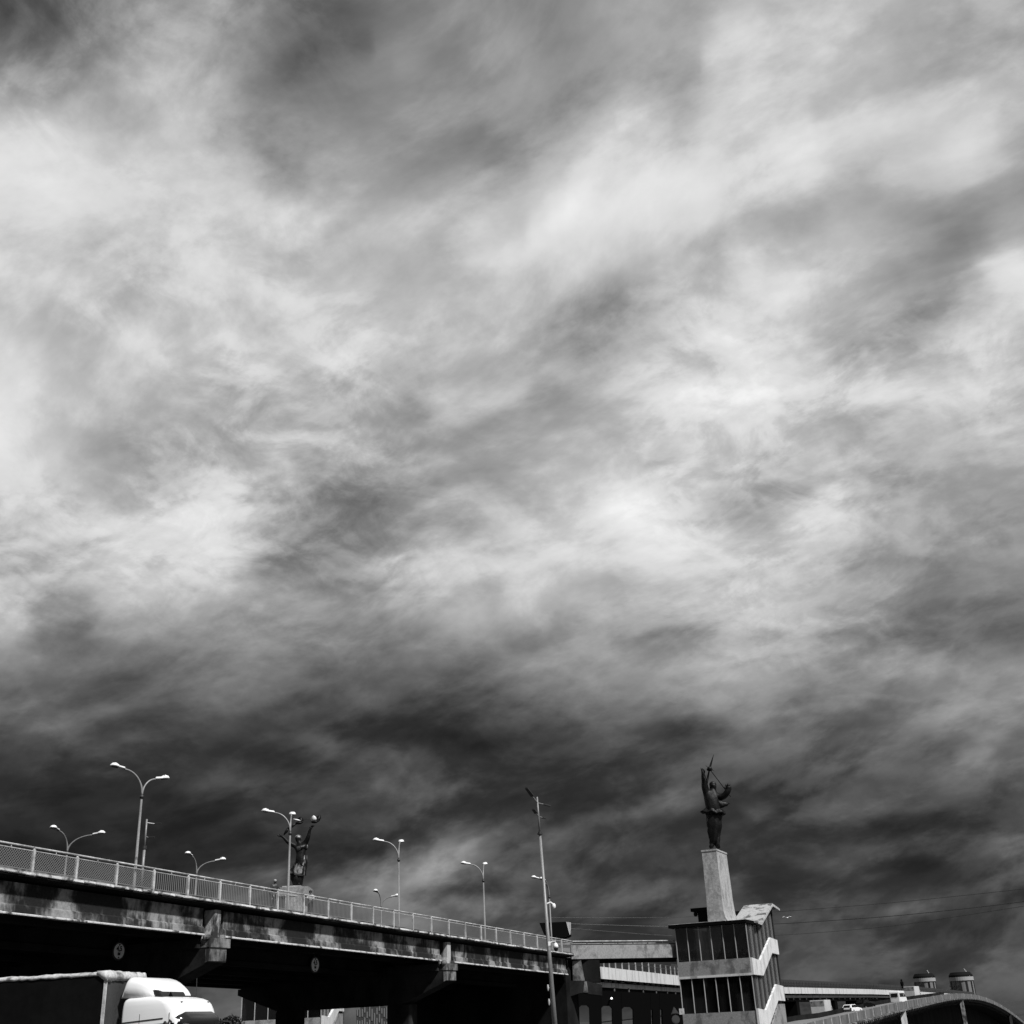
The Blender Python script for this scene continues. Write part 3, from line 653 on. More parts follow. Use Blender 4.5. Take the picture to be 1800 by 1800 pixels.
def ellring(px, py, rx, D, ry=None, tilt=0, n=28, fold=0, ph=0, nf=7):
    c = at(px, py, D); k_ = D / CF * 1.02; rx *= k_; ry = (ry if ry is not None else .75) * rx
    r = []
    for i in range(n):
        a = 2 * pi * i / n; f = 1 + random.uniform(-.035, .035) * (fold > 0) + fold * sin(nf * a + ph) + fold * .6 * sin(3 * a + ph * 2) + fold * .5 * sin(11 * a + ph * 5)
        r.append(c + Vector((rx * cos(a) * f, ry * sin(a) * f, tilt * cos(a) * rx * .3 + fold * .8 * rx * sin(nf * a + ph))))
    return r
D1 = 126.0
base1 = at(1256, 1493, D1)
man = thing('worker_statue', 'dark bronze statue of a man seen from behind, raising a spiked globe on rods', 'statue', base1)
J = [(1252, 1423, 8.5, 0), (1251, 1410, 9.2, 0), (1250, 1400, 10.5, 0), (1251.5, 1391, 5.5, 0), (1252.8, 1386.5, 4.2, 0), (1253.2, 1380.5, 5.6, 0), (1253, 1376.8, 3.6, 0),
     (1243, 1396, 5.2, 0), (1239.5, 1385, 4.6, -.2), (1237.8, 1374, 3.9, -.4), (1236.6, 1364, 2.8, -.6), (1235.4, 1357, 2.7, -.7), (1233.3, 1351, 1.1, -.7),
     (1261.5, 1399, 5.2, 0), (1270, 1402, 4.6, -.3), (1277.3, 1394, 4.2, -.6), (1281, 1386, 3.4, -.7), (1280, 1381, 4.4, -.7),
     (1251.5, 1434, 6.4, 0), (1252.5, 1452, 5.6, 0), (1253, 1472, 4.4, .1), (1251, 1487, 3.6, 0), (1248.5, 1491, 2.6, -.1),
     (1261, 1434, 6.6, .1), (1262, 1452, 5.6, .1), (1260.5, 1472, 4.4, .1), (1260.5, 1487, 3.6, 0), (1265, 1492, 2.6, .3)]
Ed_ = [(0, 1), (1, 2), (2, 3), (3, 4), (4, 5), (5, 6), (2, 7), (7, 8), (8, 9), (9, 10), (10, 11), (11, 12), (2, 13), (13, 14), (14, 15), (15, 16), (16, 17),
       (0, 18), (18, 19), (19, 20), (20, 21), (21, 22), (0, 23), (23, 24), (24, 25), (25, 26), (26, 27)]
J = [(a_, b_, c_ * (1.22 if i_ < 3 or 7 <= i_ <= 10 or 13 <= i_ <= 17 else 1.12), d_) for i_, (a_, b_, c_, d_) in enumerate(J)]
skin_body('figure', J, Ed_, M_bronze, man, D1, disp=.16)
mb = MB(); mb.loft([ellring(1251, 1404, 10.2, D1), ellring(1251, 1412, 9.2, D1, fold=.03), ellring(1252, 1420, 12.0, D1, fold=.06, ph=1), ellring(1254, 1427, 17, D1, .8, -.35, fold=.12, ph=1.6), ellring(1254, 1430.5, 19.5, D1, .8, -.5, fold=.15, ph=1.9),
                    ellring(1254, 1431, 16.5, D1, .75, -.45, fold=.12, ph=1.9), ellring(1254, 1424, 10, D1)], cap=True)
mb.build('coat_hem', M_bronze, man, smooth=True)
mb = MB(); mb.loft([ellring(1260, 1406, 5, D1 - .2), ellring(1264, 1410.5, 8, D1 - .3, .6, fold=.12), ellring(1268, 1414.5, 9.5, D1 - .3, .5, .9, fold=.2, ph=1), ellring(1270, 1418, 9.6, D1 - .3, .5, .9, fold=.24, ph=1.5), ellring(1269, 1419, 6, D1 - .3, .5, .9, fold=.2, ph=1.5)]); mb.build('coat_tail', M_bronze, man, smooth=True)
mb = MB()
mb.loft([ellring(1255 + .6 * sin(k_ * 1.7), 1430 + 5.2 * k_, (12.4, 12.6, 12.9, 12.2, 12.4, 11.2, 10.8, 9.6, 9.0, 7.6, 7.2)[k_], D1, fold=(.05, .09, .06, .1, .07, .1, .08, .1, .08, .1, .06)[k_], ph=k_ * .35, nf=5) for k_ in range(11)]); mb.build('trousers', M_bronze, man, smooth=True)
hp = at(1253.2, 1380.5, D1)
mb = MB(); mb.ball(hp + Vector((0, .05, .1)), .40, .42, .36); mb.build('cap', M_bronze, man, smooth=True)
for a, b, r_ in (((1280, 1384), (1283.5, 1378.5), .1), ((1278.5, 1383), (1279.5, 1376.8), .1), ((1277, 1383), (1275.5, 1379), .09), ((1281.5, 1386), (1284.8, 1382), .09), ((1276.5, 1386), (1273.8, 1383.4), .08),
                 ((1235.6, 1357), (1233.6, 1351), .09), ((1236.4, 1357), (1235.2, 1350.3), .09), ((1237.2, 1358), (1237.6, 1352.2), .09), ((1238, 1359), (1239, 1354), .08), ((1234.8, 1359), (1231.8, 1349.6), .08)):
    mb = MB(); a_, b_ = at(*a, D1 - .7), at(*b, D1 - .85); mb.tube([a_, (a_ + b_) / 2, b_], [r_, r_ * .9, r_ * .5], 7); mb.build('finger', M_bronze, man, smooth=True)
gc = at(1247.3, 1351, D1 - 1.0)
gl_ = MB(); gl_.ball(gc, .26, .26, .24); gl_.ball(gc - Vector((0, 0, .1)), .34, .12, .2); gl = gl_.build('globe', M_bronze, man, smooth=True)
for p_, r0_, r1_ in ((((1254.6, 1326)), .085, .015), ((1240.3, 1345.3), .045, .02), ((1256, 1355), .05, .02)):
    mb = MB(); mb.tube([gc, (gc * .6 + at(*p_, D1 - 1.0) * .4), at(*p_, D1 - 1.0)], [r0_ * 1.5, r0_ * 1.2, r1_], 8); mb.build('spike', M_bronze, gl)
for a, b in (((1247.5, 1352), (1284.5, 1400.5)), ((1246.5, 1353), (1240.5, 1378)), ((1247.3, 1353), (1243.2, 1378)), ((1240.5, 1372), (1235.5, 1360))):
    mb = MB(); mb.tube([at(*a, D1 - 1.0), at(*b, D1 - .6)], .05, 8); mb.build('rod', M_bronze, man)
mb = MB(); mb.prism([(-1.0, -.1), (1.0, .5), (1.2, 1.6), (-.9, 1.2)], lambda k_, x, y: Vector((base1.x + x * .8, base1.y + y, k_)), 17.60, 17.74); mb.build('footplate', M_bronze, man)

D2 = 168.5
base2 = at(518, 1558, D2)
wom = thing('woman_statue', 'bronze statue of a woman in a long dress, arms raised to two birds', 'statue', base2)
J = [(530.3, 1508, 6.0, 0), (529.5, 1500, 5.6, 0), (528.5, 1491, 7.2, 0), (526.2, 1482.5, 3.0, 0), (524.6, 1478.5, 3.0, 0), (523.8, 1473.5, 4.8, 0), (524.5, 1470.5, 3.2, .1),
     (520.5, 1486.5, 3.6, 0), (513, 1484.5, 3.0, -.2), (506.5, 1480.5, 2.6, -.4), (501, 1474.8, 2.1, -.5), (497, 1470.5, 1.8, -.6), (491.5, 1469.2, 1.1, -.7),
     (535, 1485, 3.8, 0), (539.2, 1477.5, 3.3, -.2), (542.5, 1469, 2.6, -.4), (544, 1461.5, 2.0, -.5), (546, 1456.5, 1.6, -.6), (549.5, 1453, .9, -.6),
     (527, 1520, 6.5, 0), (523, 1535, 5.5, 0), (521, 1550, 3.2, 0), (517, 1556, 2.2, -.4), (533, 1520, 5.5, 0), (529, 1535, 5.2, 0), (525, 1550, 3.2, 0), (525, 1557, 2.2, -.4)]
Ed_ = [(0, 1), (1, 2), (2, 3), (3, 4), (4, 5), (5, 6), (2, 7), (7, 8), (8, 9), (9, 10), (10, 11), (11, 12), (2, 13), (13, 14), (14, 15), (15, 16), (16, 17), (17, 18),
       (0, 19), (19, 20), (20, 21), (21, 22), (0, 23), (23, 24), (24, 25), (25, 26)]
M_bronze2 = weathered('bronze_highlit', 0.26, 0.006, 1.6, 0.3, 0.47, 0.58, rough=0.45, bump=0.6, fine=4, metal=0.35, spec=0.5)  # lit copy of the bronze, highlight streaks put into its colour
J = [(a_, b_, c_ * 1.18, d_) for a_, b_, c_, d_ in J]
skin_body('figure', J, Ed_, M_bronze, wom, D2, disp=.06)
mb = MB(); mb.loft([ellring(530.5, 1504, 8.6, D2, .7, fold=.03), ellring(529.5, 1514, 10.2, D2, .75, fold=.05, ph=.6), ellring(526, 1526, 12, D2, .8, fold=.07, ph=1), ellring(522.5, 1535, 13.4, D2, .85, -.5, fold=.09, ph=1.3), ellring(521.5, 1538, 13.6, D2, .85, -.6, fold=.1, ph=1.4)])
mb.build('skirt', M_bronze2, wom, smooth=True)
mb = MB(); mb.loft([ellring(522.5, 1534, 11.6, D2, .8, fold=.06), ellring(521.5, 1546, 10, D2, .8, fold=.06, ph=1), ellring(523, 1556, 7.5, D2, .8, fold=.04)]); mb.build('underskirt', M_bronze, wom, smooth=True)
mb = MB(); mb.loft([ellring(530, 1487, 9.2, D2 - .2, .75, .8, fold=.05), ellring(529.5, 1492, 9.6, D2 - .2, .8, .9, fold=.09), ellring(530.5, 1496, 8.2, D2, .7, .6, fold=.05)]); mb.build('shawl', M_bronze2, wom, smooth=True)
mb = MB(); mb.ball(at(524.2, 1472.3, D2), .50, .48, .40); mb.ball(at(527, 1474, D2 + .1), .26, .3, .24); mb.build('hair', M_bronze2, wom, smooth=True)
a, b = at(498.5, 1467.5, D2 - .5), at(520.5, 1449, D2 - .3)
for (x0, y0), (x1, y1), w_ in (((499, 1467.5), (507.5, 1455), .16), ((504, 1457.5), (521, 1447.5), .16)):
    mb = MB(); A_, B_ = at(x0, y0, D2 - .5), at(x1, y1, D2 - .4); mb.tube([A_, (A_ + B_) / 2, B_], [w_ * .5, w_ * 1.5, w_ * .8], 8); mb.build('ribbon', M_bronze, wom, smooth=True)
for lbl, c_, wl, wr in (('left', (525.3, 1446.5), ((515.6, 1439), (524.5, 1443)), ((528.5, 1435.5), (528, 1446))), ('right', (552.8, 1444.6), ((551.3, 1433.5), (551, 1443)), ((562, 1432.5), (556, 1444.5)))):
    mb = MB(); C_ = at(*c_, D2 - .5); mb.ball(C_, .5, .26, .22); mb.tube([C_ + Vector((.3, 0, .05)), C_ + Vector((.62, 0, .14))], [.14, .09], 8)
    bd = mb.build('bird', M_bronze, wom, smooth=True)
    for (tx, ty), (bx, by), m_ in ((wl[0], wl[1], M_silver), (wr[0], wr[1], M_bronze)):  # lit wing white, unlit wing bronze: the light is put into colour
        T_ = at(tx, ty, D2 - .7 if m_ is M_silver else D2 - .2); Bs = at(bx, by, D2 - .5); w_ = .40; mb = MB()
        mid = (T_ * .5 + Bs * .5)
        sd_ = Vector((1, .0, 0)) * w_
        mb.loft([[p - s_ * a_, p + Vector((0, .06, 0)), p + s_ * a_, p - Vector((0, .06, 0))] for p, a_, s_ in ((Bs, 1.0, sd_), (mid, 1.1, sd_), (T_ * .85 + Bs * .15, .6, sd_), (T_, .08, sd_))])
        mb.build('wing', m_, bd, smooth=True)
mb = MB(); A_, B_ = at(530, 1443, D2 - .4), at(549, 1443, D2 - .4); mb.tube([A_, (A_ + B_) / 2 + Vector((0, 0, .28)), B_], .02, 6); mb.build('rod', M_bronze, wom)
for a, b in (((491.8, 1469.5), (487.2, 1468.6)), ((491.8, 1468.8), (488.2, 1467.2)), ((492.5, 1470.2), (489, 1471)), ((494, 1469), (491, 1466.3)), ((548.8, 1453.6), (552.6, 1451.2)), ((548, 1453.2), (550.3, 1450.4)), ((547, 1454), (547.4, 1451)), ((546, 1455.5), (543.5, 1453.5))):
    mb = MB(); A_, B_ = at(*a, D2 - .65), at(*b, D2 - .75); mb.tube([A_, B_], [.09, .05], 6); mb.build('finger', M_bronze, wom)
# low block under the woman's feet, on top of the left tower
zb = at(515, 1561, D2).z
bl = thing('statue_plinth', 'pale low plinth under the feet of the woman statue, just above the railing', 'plinth', Vector((base2.x, base2.y, zb - 3)))
mb = MB(); a, b = at(489, 1561, D2 - 1.5), at(542, 1561, D2 - 1.5)
mb.box(a.x, b.x, D2 - 1.5, D2 + 2.5, zb - 1.3, zb + .02); mb.build('block', M_parapet, bl, bevel=.12)
mb = MB(); mb.box(a.x + .5, b.x - 1.2, D2 - 1.2, D2 + 2, zb + .02, zb + .2); mb.build('footplate', M_plinth, bl)

# ------------------------------------------------------------------ footbridge from the road bridge to the right tower
S0, S1 = Vector((3.75, 120.6, 0)), pl_(1.0, W + .02, 0)
sdv = (S1 - S0).normalized(); snv = Vector((-sdv.y, sdv.x, 0)); SL = (S1 - S0).length
def sk(x, y, z): return S0 + sdv * x + snv * y + Vector((0, 0, z))
fb = thing('footbridge', 'short concrete footbridge with solid parapet joining the road bridge to the stair tower', 'footbridge', S0)
mb = MB(); mb.box(0, SL, 0, .25, 7.22, 8.52, sk); mb.build('parapet', M_parapet, fb, bevel=.02)
mb = MB(); mb.box(0, SL, .25, 3.6, 7.1, 7.4, sk); mb.build('deck', M_under, fb)
mb = MB(); mb.box(0, SL, 3.6, 3.85, 7.22, 8.52, sk); mb.build('parapet', M_parapet, fb)
mb = MB(); mb.box(0, SL, .6, 1.0, 6.85, 7.1, sk); mb.build('beam', M_paint_shade, fb)
for y_ in (.12, 3.72):
    mb = MB(); mb.tube([sk(0, y_, 8.88), sk(SL, y_, 8.9)], .055, 8); mb.build('handrail', M_rail, fb)
    mb = MB(); mb.box(0, SL, y_ - .02, y_ + .02, 8.58, 8.66, sk); mb.build('lower_rail', M_bulk, fb)
    for k_ in range(8):
        mb = MB(); x_ = .1 + k_ * (SL - .2) / 7; mb.box(x_ - .04, x_ + .04, y_ - .03, y_ + .03, 8.5, 8.87, sk); mb.build('post', M_bulk, fb)
# its pier: tapering post on a chamfered cross head
fp_ = thing('footbridge_pier', 'dark concrete pier with chamfered head under the start of the footbridge', 'pier', at(1020, 1800, 121.5))
def slab(pix, Y0, Y1): return lambda mb: mb.prism(pix, lambda k_, x, y: at(x, y, 121.5) + Vector((0, k_, 0)), Y0, Y1)
mb = MB(); slab([(1006, 1687), (1021, 1687), (1028, 1725), (1007, 1725)], -.2, 1.6)(mb); mb.build('post', M_cap, fp_)
mb = MB(); slab([(1021.2, 1687), (1054, 1687), (1057, 1726), (1028.2, 1726)], .3, 2.4)(mb); mb.build('side_wall', M_under, fp_)
mb = MB(); slab([(1004, 1724), (1029, 1724), (1058, 1731), (1058.5, 1750), (1020, 1745.5), (980, 1759), (990, 1733)], -.3, 2.8)(mb); mb.build('cross_head', M_capdark, fp_)
mb = MB(); slab([(1027, 1725.5), (1031, 1725.5), (1034, 1745.5), (1025, 1744.5)], -.36, -.3)(mb); mb.build('water_stain_rib', M_cap, fp_)
mb = MB(); slab([(985, 1757), (1000, 1751), (1000, 1850), (985, 1850)], .2, 2.4)(mb); mb.build('column', M_under, fp_)
# arcade behind it: columns with chamfered openings
ar = thing('station_arcade', 'shaded concrete arcade with chamfered openings below the footbridge', 'arcade', at(1100, 1800, 150))  # its black colour stands in for the shade of the bridges
xs = [(1001, 1008), (1018, 1036), (1057, 1076), (1093, 1113), (1144, 1147), (1160, 1164)]
def arc_(pix, y0=0, y1=1.6): 
    mb = MB(); mb.prism(pix, lambda k_, x, y: at(x, y, 146) + Vector((0, k_, 0)), y0, y1); return mb
cols = [(985, 1001), (1008, 1018), (1036, 1057), (1076, 1093), (1113, 1144), (1147, 1160), (1164, 1200)]
for a, b in cols: arc_([(a, 1762), (b, 1762), (b + 2, 1850), (a + 2, 1850)]).build('column', M_paint_shade, ar)
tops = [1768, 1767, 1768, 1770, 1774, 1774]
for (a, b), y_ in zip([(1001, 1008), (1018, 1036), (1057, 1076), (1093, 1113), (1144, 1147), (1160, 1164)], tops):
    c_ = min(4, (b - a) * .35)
    arc_([(a - .5, 1745), (b + .5, 1745), (b + .5, y_ + c_ * 1.2), (b - c_, y_), (a + c_, y_), (a - .5, y_ + c_ * 1.2)], -.02, 1.58).build('lintel', M_paint_shade, ar)
arc_([(985, 1738), (1200, 1748), (1200, 1762), (985, 1762)], .01, 1.6).build('top_wall', M_paint_shade, ar)
for a, b, y0, y1 in ((1057, 1076, 1797, 1794.5), (1093, 1113, 1793.5, 1791), (1144, 1147, 1787, 1787), (1160, 1164, 1786, 1786)):
    mb = MB(); mb.tube([at(a, y0, 148), at(b, y1, 148)], .07, 6); mb.build('handrail', M_rail, ar)
lm = thing('bulkhead_lamp', 'tiny glowing lamp fixed under the dark span left of the stair tower', 'lamp', at(1075, 1755, 145.5))
M_glow = new_mat('lamp_glow', 0.8); M_glow.node_tree.nodes['Principled BSDF'].inputs['Emission Color'].default_value = (1, 1, 1, 1); M_glow.node_tree.nodes['Principled BSDF'].inputs['Emission Strength'].default_value = 1.6
mb = MB(); mb.ball(at(1075, 1755, 145.5), .13, .13, .12); mb.build('bulb', M_glow, lm)
mb = MB(); q = at(1075, 1755, 145.6); mb.box(q.x - .08, q.x + .08, q.y, q.y + .4, q.z + .08, q.z + .16); mb.build('bracket', M_darkmetal, lm)

# ------------------------------------------------------------------ dark canopy box behind the bridge end
cb = thing('platform_canopy', 'black boxy canopy with sloping sides rising behind the bridge end', 'canopy', at(977, 1655, 135))
mb = MB(); mb.prism([(948, 1622.3), (995, 1620.2), (1001, 1643), (997, 1646), (985, 1649), (960, 1647), (956, 1642)], lambda k_, x, y: at(x, y, 135) + Vector((k_ * .12, k_, 0)), 0, 2.6); mb.build('canopy_body', M_paint_shade, cb)
mb = MB(); mb.quad(at(995.2, 1620.2, 134.98), at(1003.5, 1621.5, 137.4), at(1003.5, 1642, 137.4), at(1001.2, 1643, 134.98)); mb.quad(at(995.3, 1620.4, 135.1), at(1003.5, 1621.7, 137.5), at(1003.5, 1641.8, 137.5), at(1001.1, 1642.6, 135.1)); mb.build('side_panel', M_rail, cb)
mb = MB(); mb.tube([at(981, 1647, 136), at(981, 1668, 136)], .12, 8); mb.build('post', M_rail, cb)

# ------------------------------------------------------------------ metro bridge running away to the right
mt = thing('metro_bridge', 'long pale-fasciaed railway bridge receding to the right behind the stair tower', 'bridge', E(85, 3.5, 0))
MPTS = [at(975, 1690, 158), at(1054, 1699, 175), at(1197, 1715.5, 222), at(1290, 1726.5, 272), at(1373, 1735, 330), at(1533, 1739, 440), at(1597, 1742, 500), at(1667, 1746.5, 620), at(1715, 1750, 800)]
MS = [0.0]
for i in range(1, len(MPTS)): MS.append(MS[-1] + (MPTS[i] - MPTS[i - 1]).length)
def mpath(s_):
    for i in range(1, len(MS)):
        if s_ <= MS[i] or i == len(MS) - 1:
            k_ = (s_ - MS[i - 1]) / (MS[i] - MS[i - 1]); p0, p1 = MPTS[i - 1], MPTS[i]
            pa = MPTS[max(i - 2, 0)]; pb = MPTS[min(i + 1, len(MPTS) - 1)]
            m0 = (p1 - pa) * .5 if i > 1 else (p1 - p0); m1 = (pb - p0) * .5
            h = k_ * k_ * (3 - 2 * k_)
            return p0 + (p1 - p0) * (k_ * .6 + h * .4)
def m3(t_, o, z):
    p = mpath(t_); d = mpath(t_ + 1.0) - mpath(max(t_ - 1, 0)); d.z = 0; d.normalize()
    return p + Vector((-d.y, d.x, 0)) * o + Vector((0, 0, z - 8.05))
TE = MS[-1] - 3
def em(mb, poly, ta, tb, n=1):
    mb.loft([[m3(ta + (tb - ta) * i / n, o, z) for o, z in poly] for i in range(n + 1)]); return mb
t_ = 0.5
while t_ < TE - 8:
    ln = 7.2 if t_ < 300 else 24
    mb = MB(); em(mb, [(0, 6.45), (0, 8.05), (.3, 8.05), (.3, 6.45)], t_ + .02, t_ + ln - .02); mb.build('fascia_panel', M_white, mt); t_ += ln
mb = MB(); em(mb, [(.3, 7.6), (.3, 7.9), (10, 7.9), (10, 7.6)], .5, TE, 60); mb.build('deck', M_under, mt)
mb = MB(); em(mb, [(1.0, 5.45), (1.0, 6.1), (1.4, 6.1), (1.4, 5.45)], .5, TE, 60); mb.build('lower_beam', M_white, mt)
mb = MB(); em(mb, [(1.5, 4.6), (1.5, 7.6), (9.5, 7.6), (9.5, 4.6)], .5, TE, 60); mb.build('box_girder', M_under, mt)
t_ = 1.0
for i in range(90):
    mb = MB(); mb.box(t_, t_ + .45, .40, 1.5, 6.1, 6.44, m3); mb.build('cross_beam', M_under, mt)
    if i % 2 == 0 and i < 90:
        mb = MB(); mb.box(t_ + .1, t_ + .45, .90, 1.0, 4.9, 5.5, m3); mb.build('hanger', M_cap, mt)
    t_ += 3.6
for i in range(95):
    t_ = 1.5 + i * 3.4
    mb = MB(); mb.box(t_, t_ + .16, .05, .2, 8.05, 9.5, m3); mb.build('rail_post', M_rail if i < 22 else M_bulk, mt)
for z_ in (9.45, 8.9):
    mb = MB(); em(mb, [(.08, z_), (.08, z_ + .08), (.15, z_ + .08), (.15, z_)], 1, TE, 80); mb.build('rail', M_bulk, mt)
M_fence = new_mat('dark_fence', 0.03, .7)
t_ = 62
while t_ < TE - 12:
    mb = MB(); mb.box(t_, t_ + 8.6, .5, .55, 8.0, 10.0, m3); mb.build('screen_panel', M_fence, mt); t_ += 9
# piers of the metro bridge
for t_ in (150, 166, 208, 250, 300, 350, 400, 450):
    mb = MB(); mb.box(t_, t_ + 3, 1.6, 9.2, -8.5, 4.6, m3); mb.build('pier', M_paint_shade, mt)  # black colour stands in for the shade below the deck
# cable tray clutter between fascia and lower beam
for i in range(24):
    t_ = 4 + i * 3.1 + random.uniform(-.5, .5); mb = MB(); mb.box(t_, t_ + random.uniform(1, 2.2), .35, .55, 6.1 + random.uniform(0, .15), 6.32, m3); mb.build('cable_box', M_bulk, mt)

# ------------------------------------------------------------------ elevated ramp on the right, with traffic
RP = [(1370, 1811, 148), (1400, 1803.5, 155), (1432, 1796, 160), (1460, 1789, 167), (1491, 1782.8, 175), (1520, 1776, 183), (1547, 1769.4, 192), (1573, 1763.3, 203), (1613, 1756.5, 235), (1640, 1751, 262), (1669, 1746.5, 292),
      (1693, 1746, 325), (1720, 1748.7, 360), (1747, 1758.5, 395), (1773, 1774, 430), (1799, 1795, 470), (1830, 1822, 520)]
rp_ = thing('elevated_ramp', 'grey-sided curved road ramp rising to a hump with traffic, at the bottom right', 'ramp', at(1500, 1830, 178))
RT = []
for i in range(len(RP) - 1):
    for k_ in range(4):
        f_ = k_ / 4; RT.append(at(*[RP[i][j] + (RP[i + 1][j] - RP[i][j]) * f_ for j in range(3)]))
RT.append(at(*RP[-1]))
def smooth(pts, n):
    for _ in range(n): pts = [pts[0]] + [(pts[i - 1] + pts[i] * 2 + pts[i + 1]) / 4 for i in range(1, len(pts) - 1)] + [pts[-1]]
    return pts
RT = smooth(RT, 4)
def rn(i):
    d = RT[min(i + 1, len(RT) - 1)] - RT[max(i - 1, 0)]; d.z = 0; d.normalize(); return Vector((-d.y, d.x, 0))
def rsec(i, poly): return [RT[i] + rn(i) * o + Vector((0, 0, z)) for o, z in poly]
M_ramp = weathered('ramp_parapet_panels', 0.15, 0.07, 0.5, 0.4, 0.35, 0.55, bump=0.2)
for i in range(0, len(RT) - 1, 2):
    mb = MB(); mb.loft([rsec(j, [(0, -1.12), (0, 0), (.22, 0), (.22, -1.12)]) for j in range(i, min(i + 3, len(RT)))]); mb.build('parapet_panel', M_ramp, rp_)
    mb = MB(); p = RT[i]; n_ = rn(i); d_ = Vector((n_.y, -n_.x, 0))
    mb.box(-.12, .12, -.06, .24, -1.2, .05, lambda x, y, z: p + d_ * x + n_ * y + Vector((0, 0, z))); mb.build('parapet_post', M_rail, rp_)
mb = MB(); mb.loft([rsec(j, [(-.5, -1.38), (-.5, -1.16), (0.4, -1.12), (0.4, -1.38)]) for j in range(len(RT))]); mb.build('cornice', M_cap, rp_)
mb = MB(); mb.loft([rsec(j, [(.9, -2.6), (.9, -1.3), (6, -1.3), (6, -2.6)]) for j in range(len(RT))]); mb.build('girder', M_under, rp_)
M_rampu = weathered('ramp_fascia', 0.06, 0.03, .5, .5, .35, .6)
mb = MB(); mb.loft([rsec(j, [(.3, -1.9), (.3, -1.38), (.9, -1.38), (.9, -1.9)]) for j in range(30, len(RT))]); mb.build('side_beam', M_rampu, rp_)
n_b = 0
for i in range(0, 46):
    for f_ in (0, .5):
        p = RT[i] * (1 - f_) + RT[i + 1] * f_; n_ = rn(i); d_ = Vector((n_.y, -n_.x, 0)); n_b += 1
        mb = MB(); mb.prism([(-.45, -1.4), (.9, -1.4), (.9, -2.3), (.5, -2.3), (-.45, -1.6)], lambda k_, x, z: p + d_ * k_ + n_ * x + Vector((0, 0, z)), -.2, .2)
        if n_b < 92: mb.build('bracket', M_cap if i < 24 else M_rampu, rp_)
for i, w_ in ((29, .5), (15, .45), (43, .5), (56, .5)):
    p = RT[i] + rn(i) * .15
    mb = MB(); mb.box(p.x - w_, p.x + w_, p.y - w_, p.y + w_, -9, p.z - 1.39); mb.build('column', M_white if i == 29 else M_cap if i == 43 else M_capdark, rp_)
mb = MB(); mb.loft([[q + Vector((0, 0, -9 - q.z)), q] for q in [RT[j] + rn(j) * 5.8 + Vector((0, 0, -2.4)) for j in range(0, len(RT))]], closed=False, cap=False)
mb.loft([[q + Vector((0, 0, -9 - q.z)), q] for q in [RT[j] + rn(j) * 6.3 + Vector((0, 0, -2.4)) for j in range(0, len(RT))]], closed=False, cap=False); mb.build('back_wall', M_under, rp_)  # dark wall added to stand in for the shade under the ramp
# carriageway
RF = [(1372, 1799.5, 185), (1400, 1794, 190), (1440, 1789, 196), (1475, 1781.5, 206), (1505, 1774.5, 222), (1540, 1767, 243), (1580, 1760, 270), (1620, 1754, 300), (1660, 1748.5, 330), (1700, 1748, 350)]
nb = [0, 5, 11, 18, 23, 27, 31, 35, 39, 43]
mb = MB()
for (a, ia), (b, ib) in zip(list(zip(RF, nb))[:-1], list(zip(RF, nb))[1:]):
    mb.quad(RT[ia] + rn(ia) * .2 + Vector((0, 0, -.55)), RT[ib] + rn(ib) * .2 + Vector((0, 0, -.55)), at(*b), at(*a))
M_ramproad = weathered('ramp_asphalt', 0.22, 0.16, 0.4, 1, 0.35, 0.6, rough=.7)
mb.build('carriageway', M_ramproad, rp_)
for (a, b) in zip(RF[:-2], RF[1:-1]):
    A_, B_ = at(*a), at(*b); mb = MB(); up = Vector((0, 0, .7)); th = Vector((.1, .35, 0))
    mb.hexa([A_, B_, B_ + th, A_ + th, A_ + up, B_ + up, B_ + th + up, A_ + th + up]); mb.build('far_barrier', M_under, rp_)

# ------------------------------------------------------------------ vehicles
def frame(loc, head):
    f_ = Vector((sin(head), cos(head), 0)); l_ = Vector((-f_.y, f_.x, 0))
    return lambda x, y, z: Vector(loc) + f_ * x + l_ * y + Vector((0, 0, z))
def wheel_set(t, fr, xs, w, r, width=.24):
    for x in xs:
        for y in (-w, w):
            mb = MB(); mb.loft([[fr(x + rr * cos(2 * pi * k_ / 18), y + yy, r + rr * sin(2 * pi * k_ / 18)) for k_ in range(18)] for rr, yy in ((r * .8, -width / 2), (r, -width / 2 + .03), (r, width / 2 - .03), (r * .8, width / 2))])
            wh = mb.build('wheel', M_black, t, smooth=False)
            mb = MB(); s_ = 1 if y > 0 else -1
            mb.loft([[fr(x + rr * cos(2 * pi * k_ / 14), y + yy * s_, r + rr * sin(2 * pi * k_ / 14)) for k_ in range(14)] for rr, yy in ((r * .6, width / 2 - .01), (r * .55, width / 2 + .02))]); mb.build('rim', M_pole, wh)
M_carwhite = new_mat('car_white', .8, .2)
M_box = weathered('box_body_sheet', 0.62, 0.5, .8, .5, .3, .6, rough=.4, bump=.1)
M_light = new_mat('tail_light', .12, .2)
def section_body(t, fr, name, prof, hw, mat, taper=.1, zs=None, bevel=.06):
    """side profile (x,z) given width hw, pulled in above the belt line"""
    mb = MB(); L_ = []
    for sgn in (-1, 1): L_.append([fr(x, sgn * (hw - (taper * max(0, z - zs) if zs else 0)), z) for x, z in prof])
    mb.loft(L_); return mb.build(name, mat, t, bevel=bevel)
def glass(t, fr, name, pts, m=None):
    mb = MB(); mb.quad(*[fr(*p) for p in pts]); mb.quad(*[fr(p[0], p[1], p[2]) for p in pts][::-1]); return mb.build(name, m or M_glassdark, t)
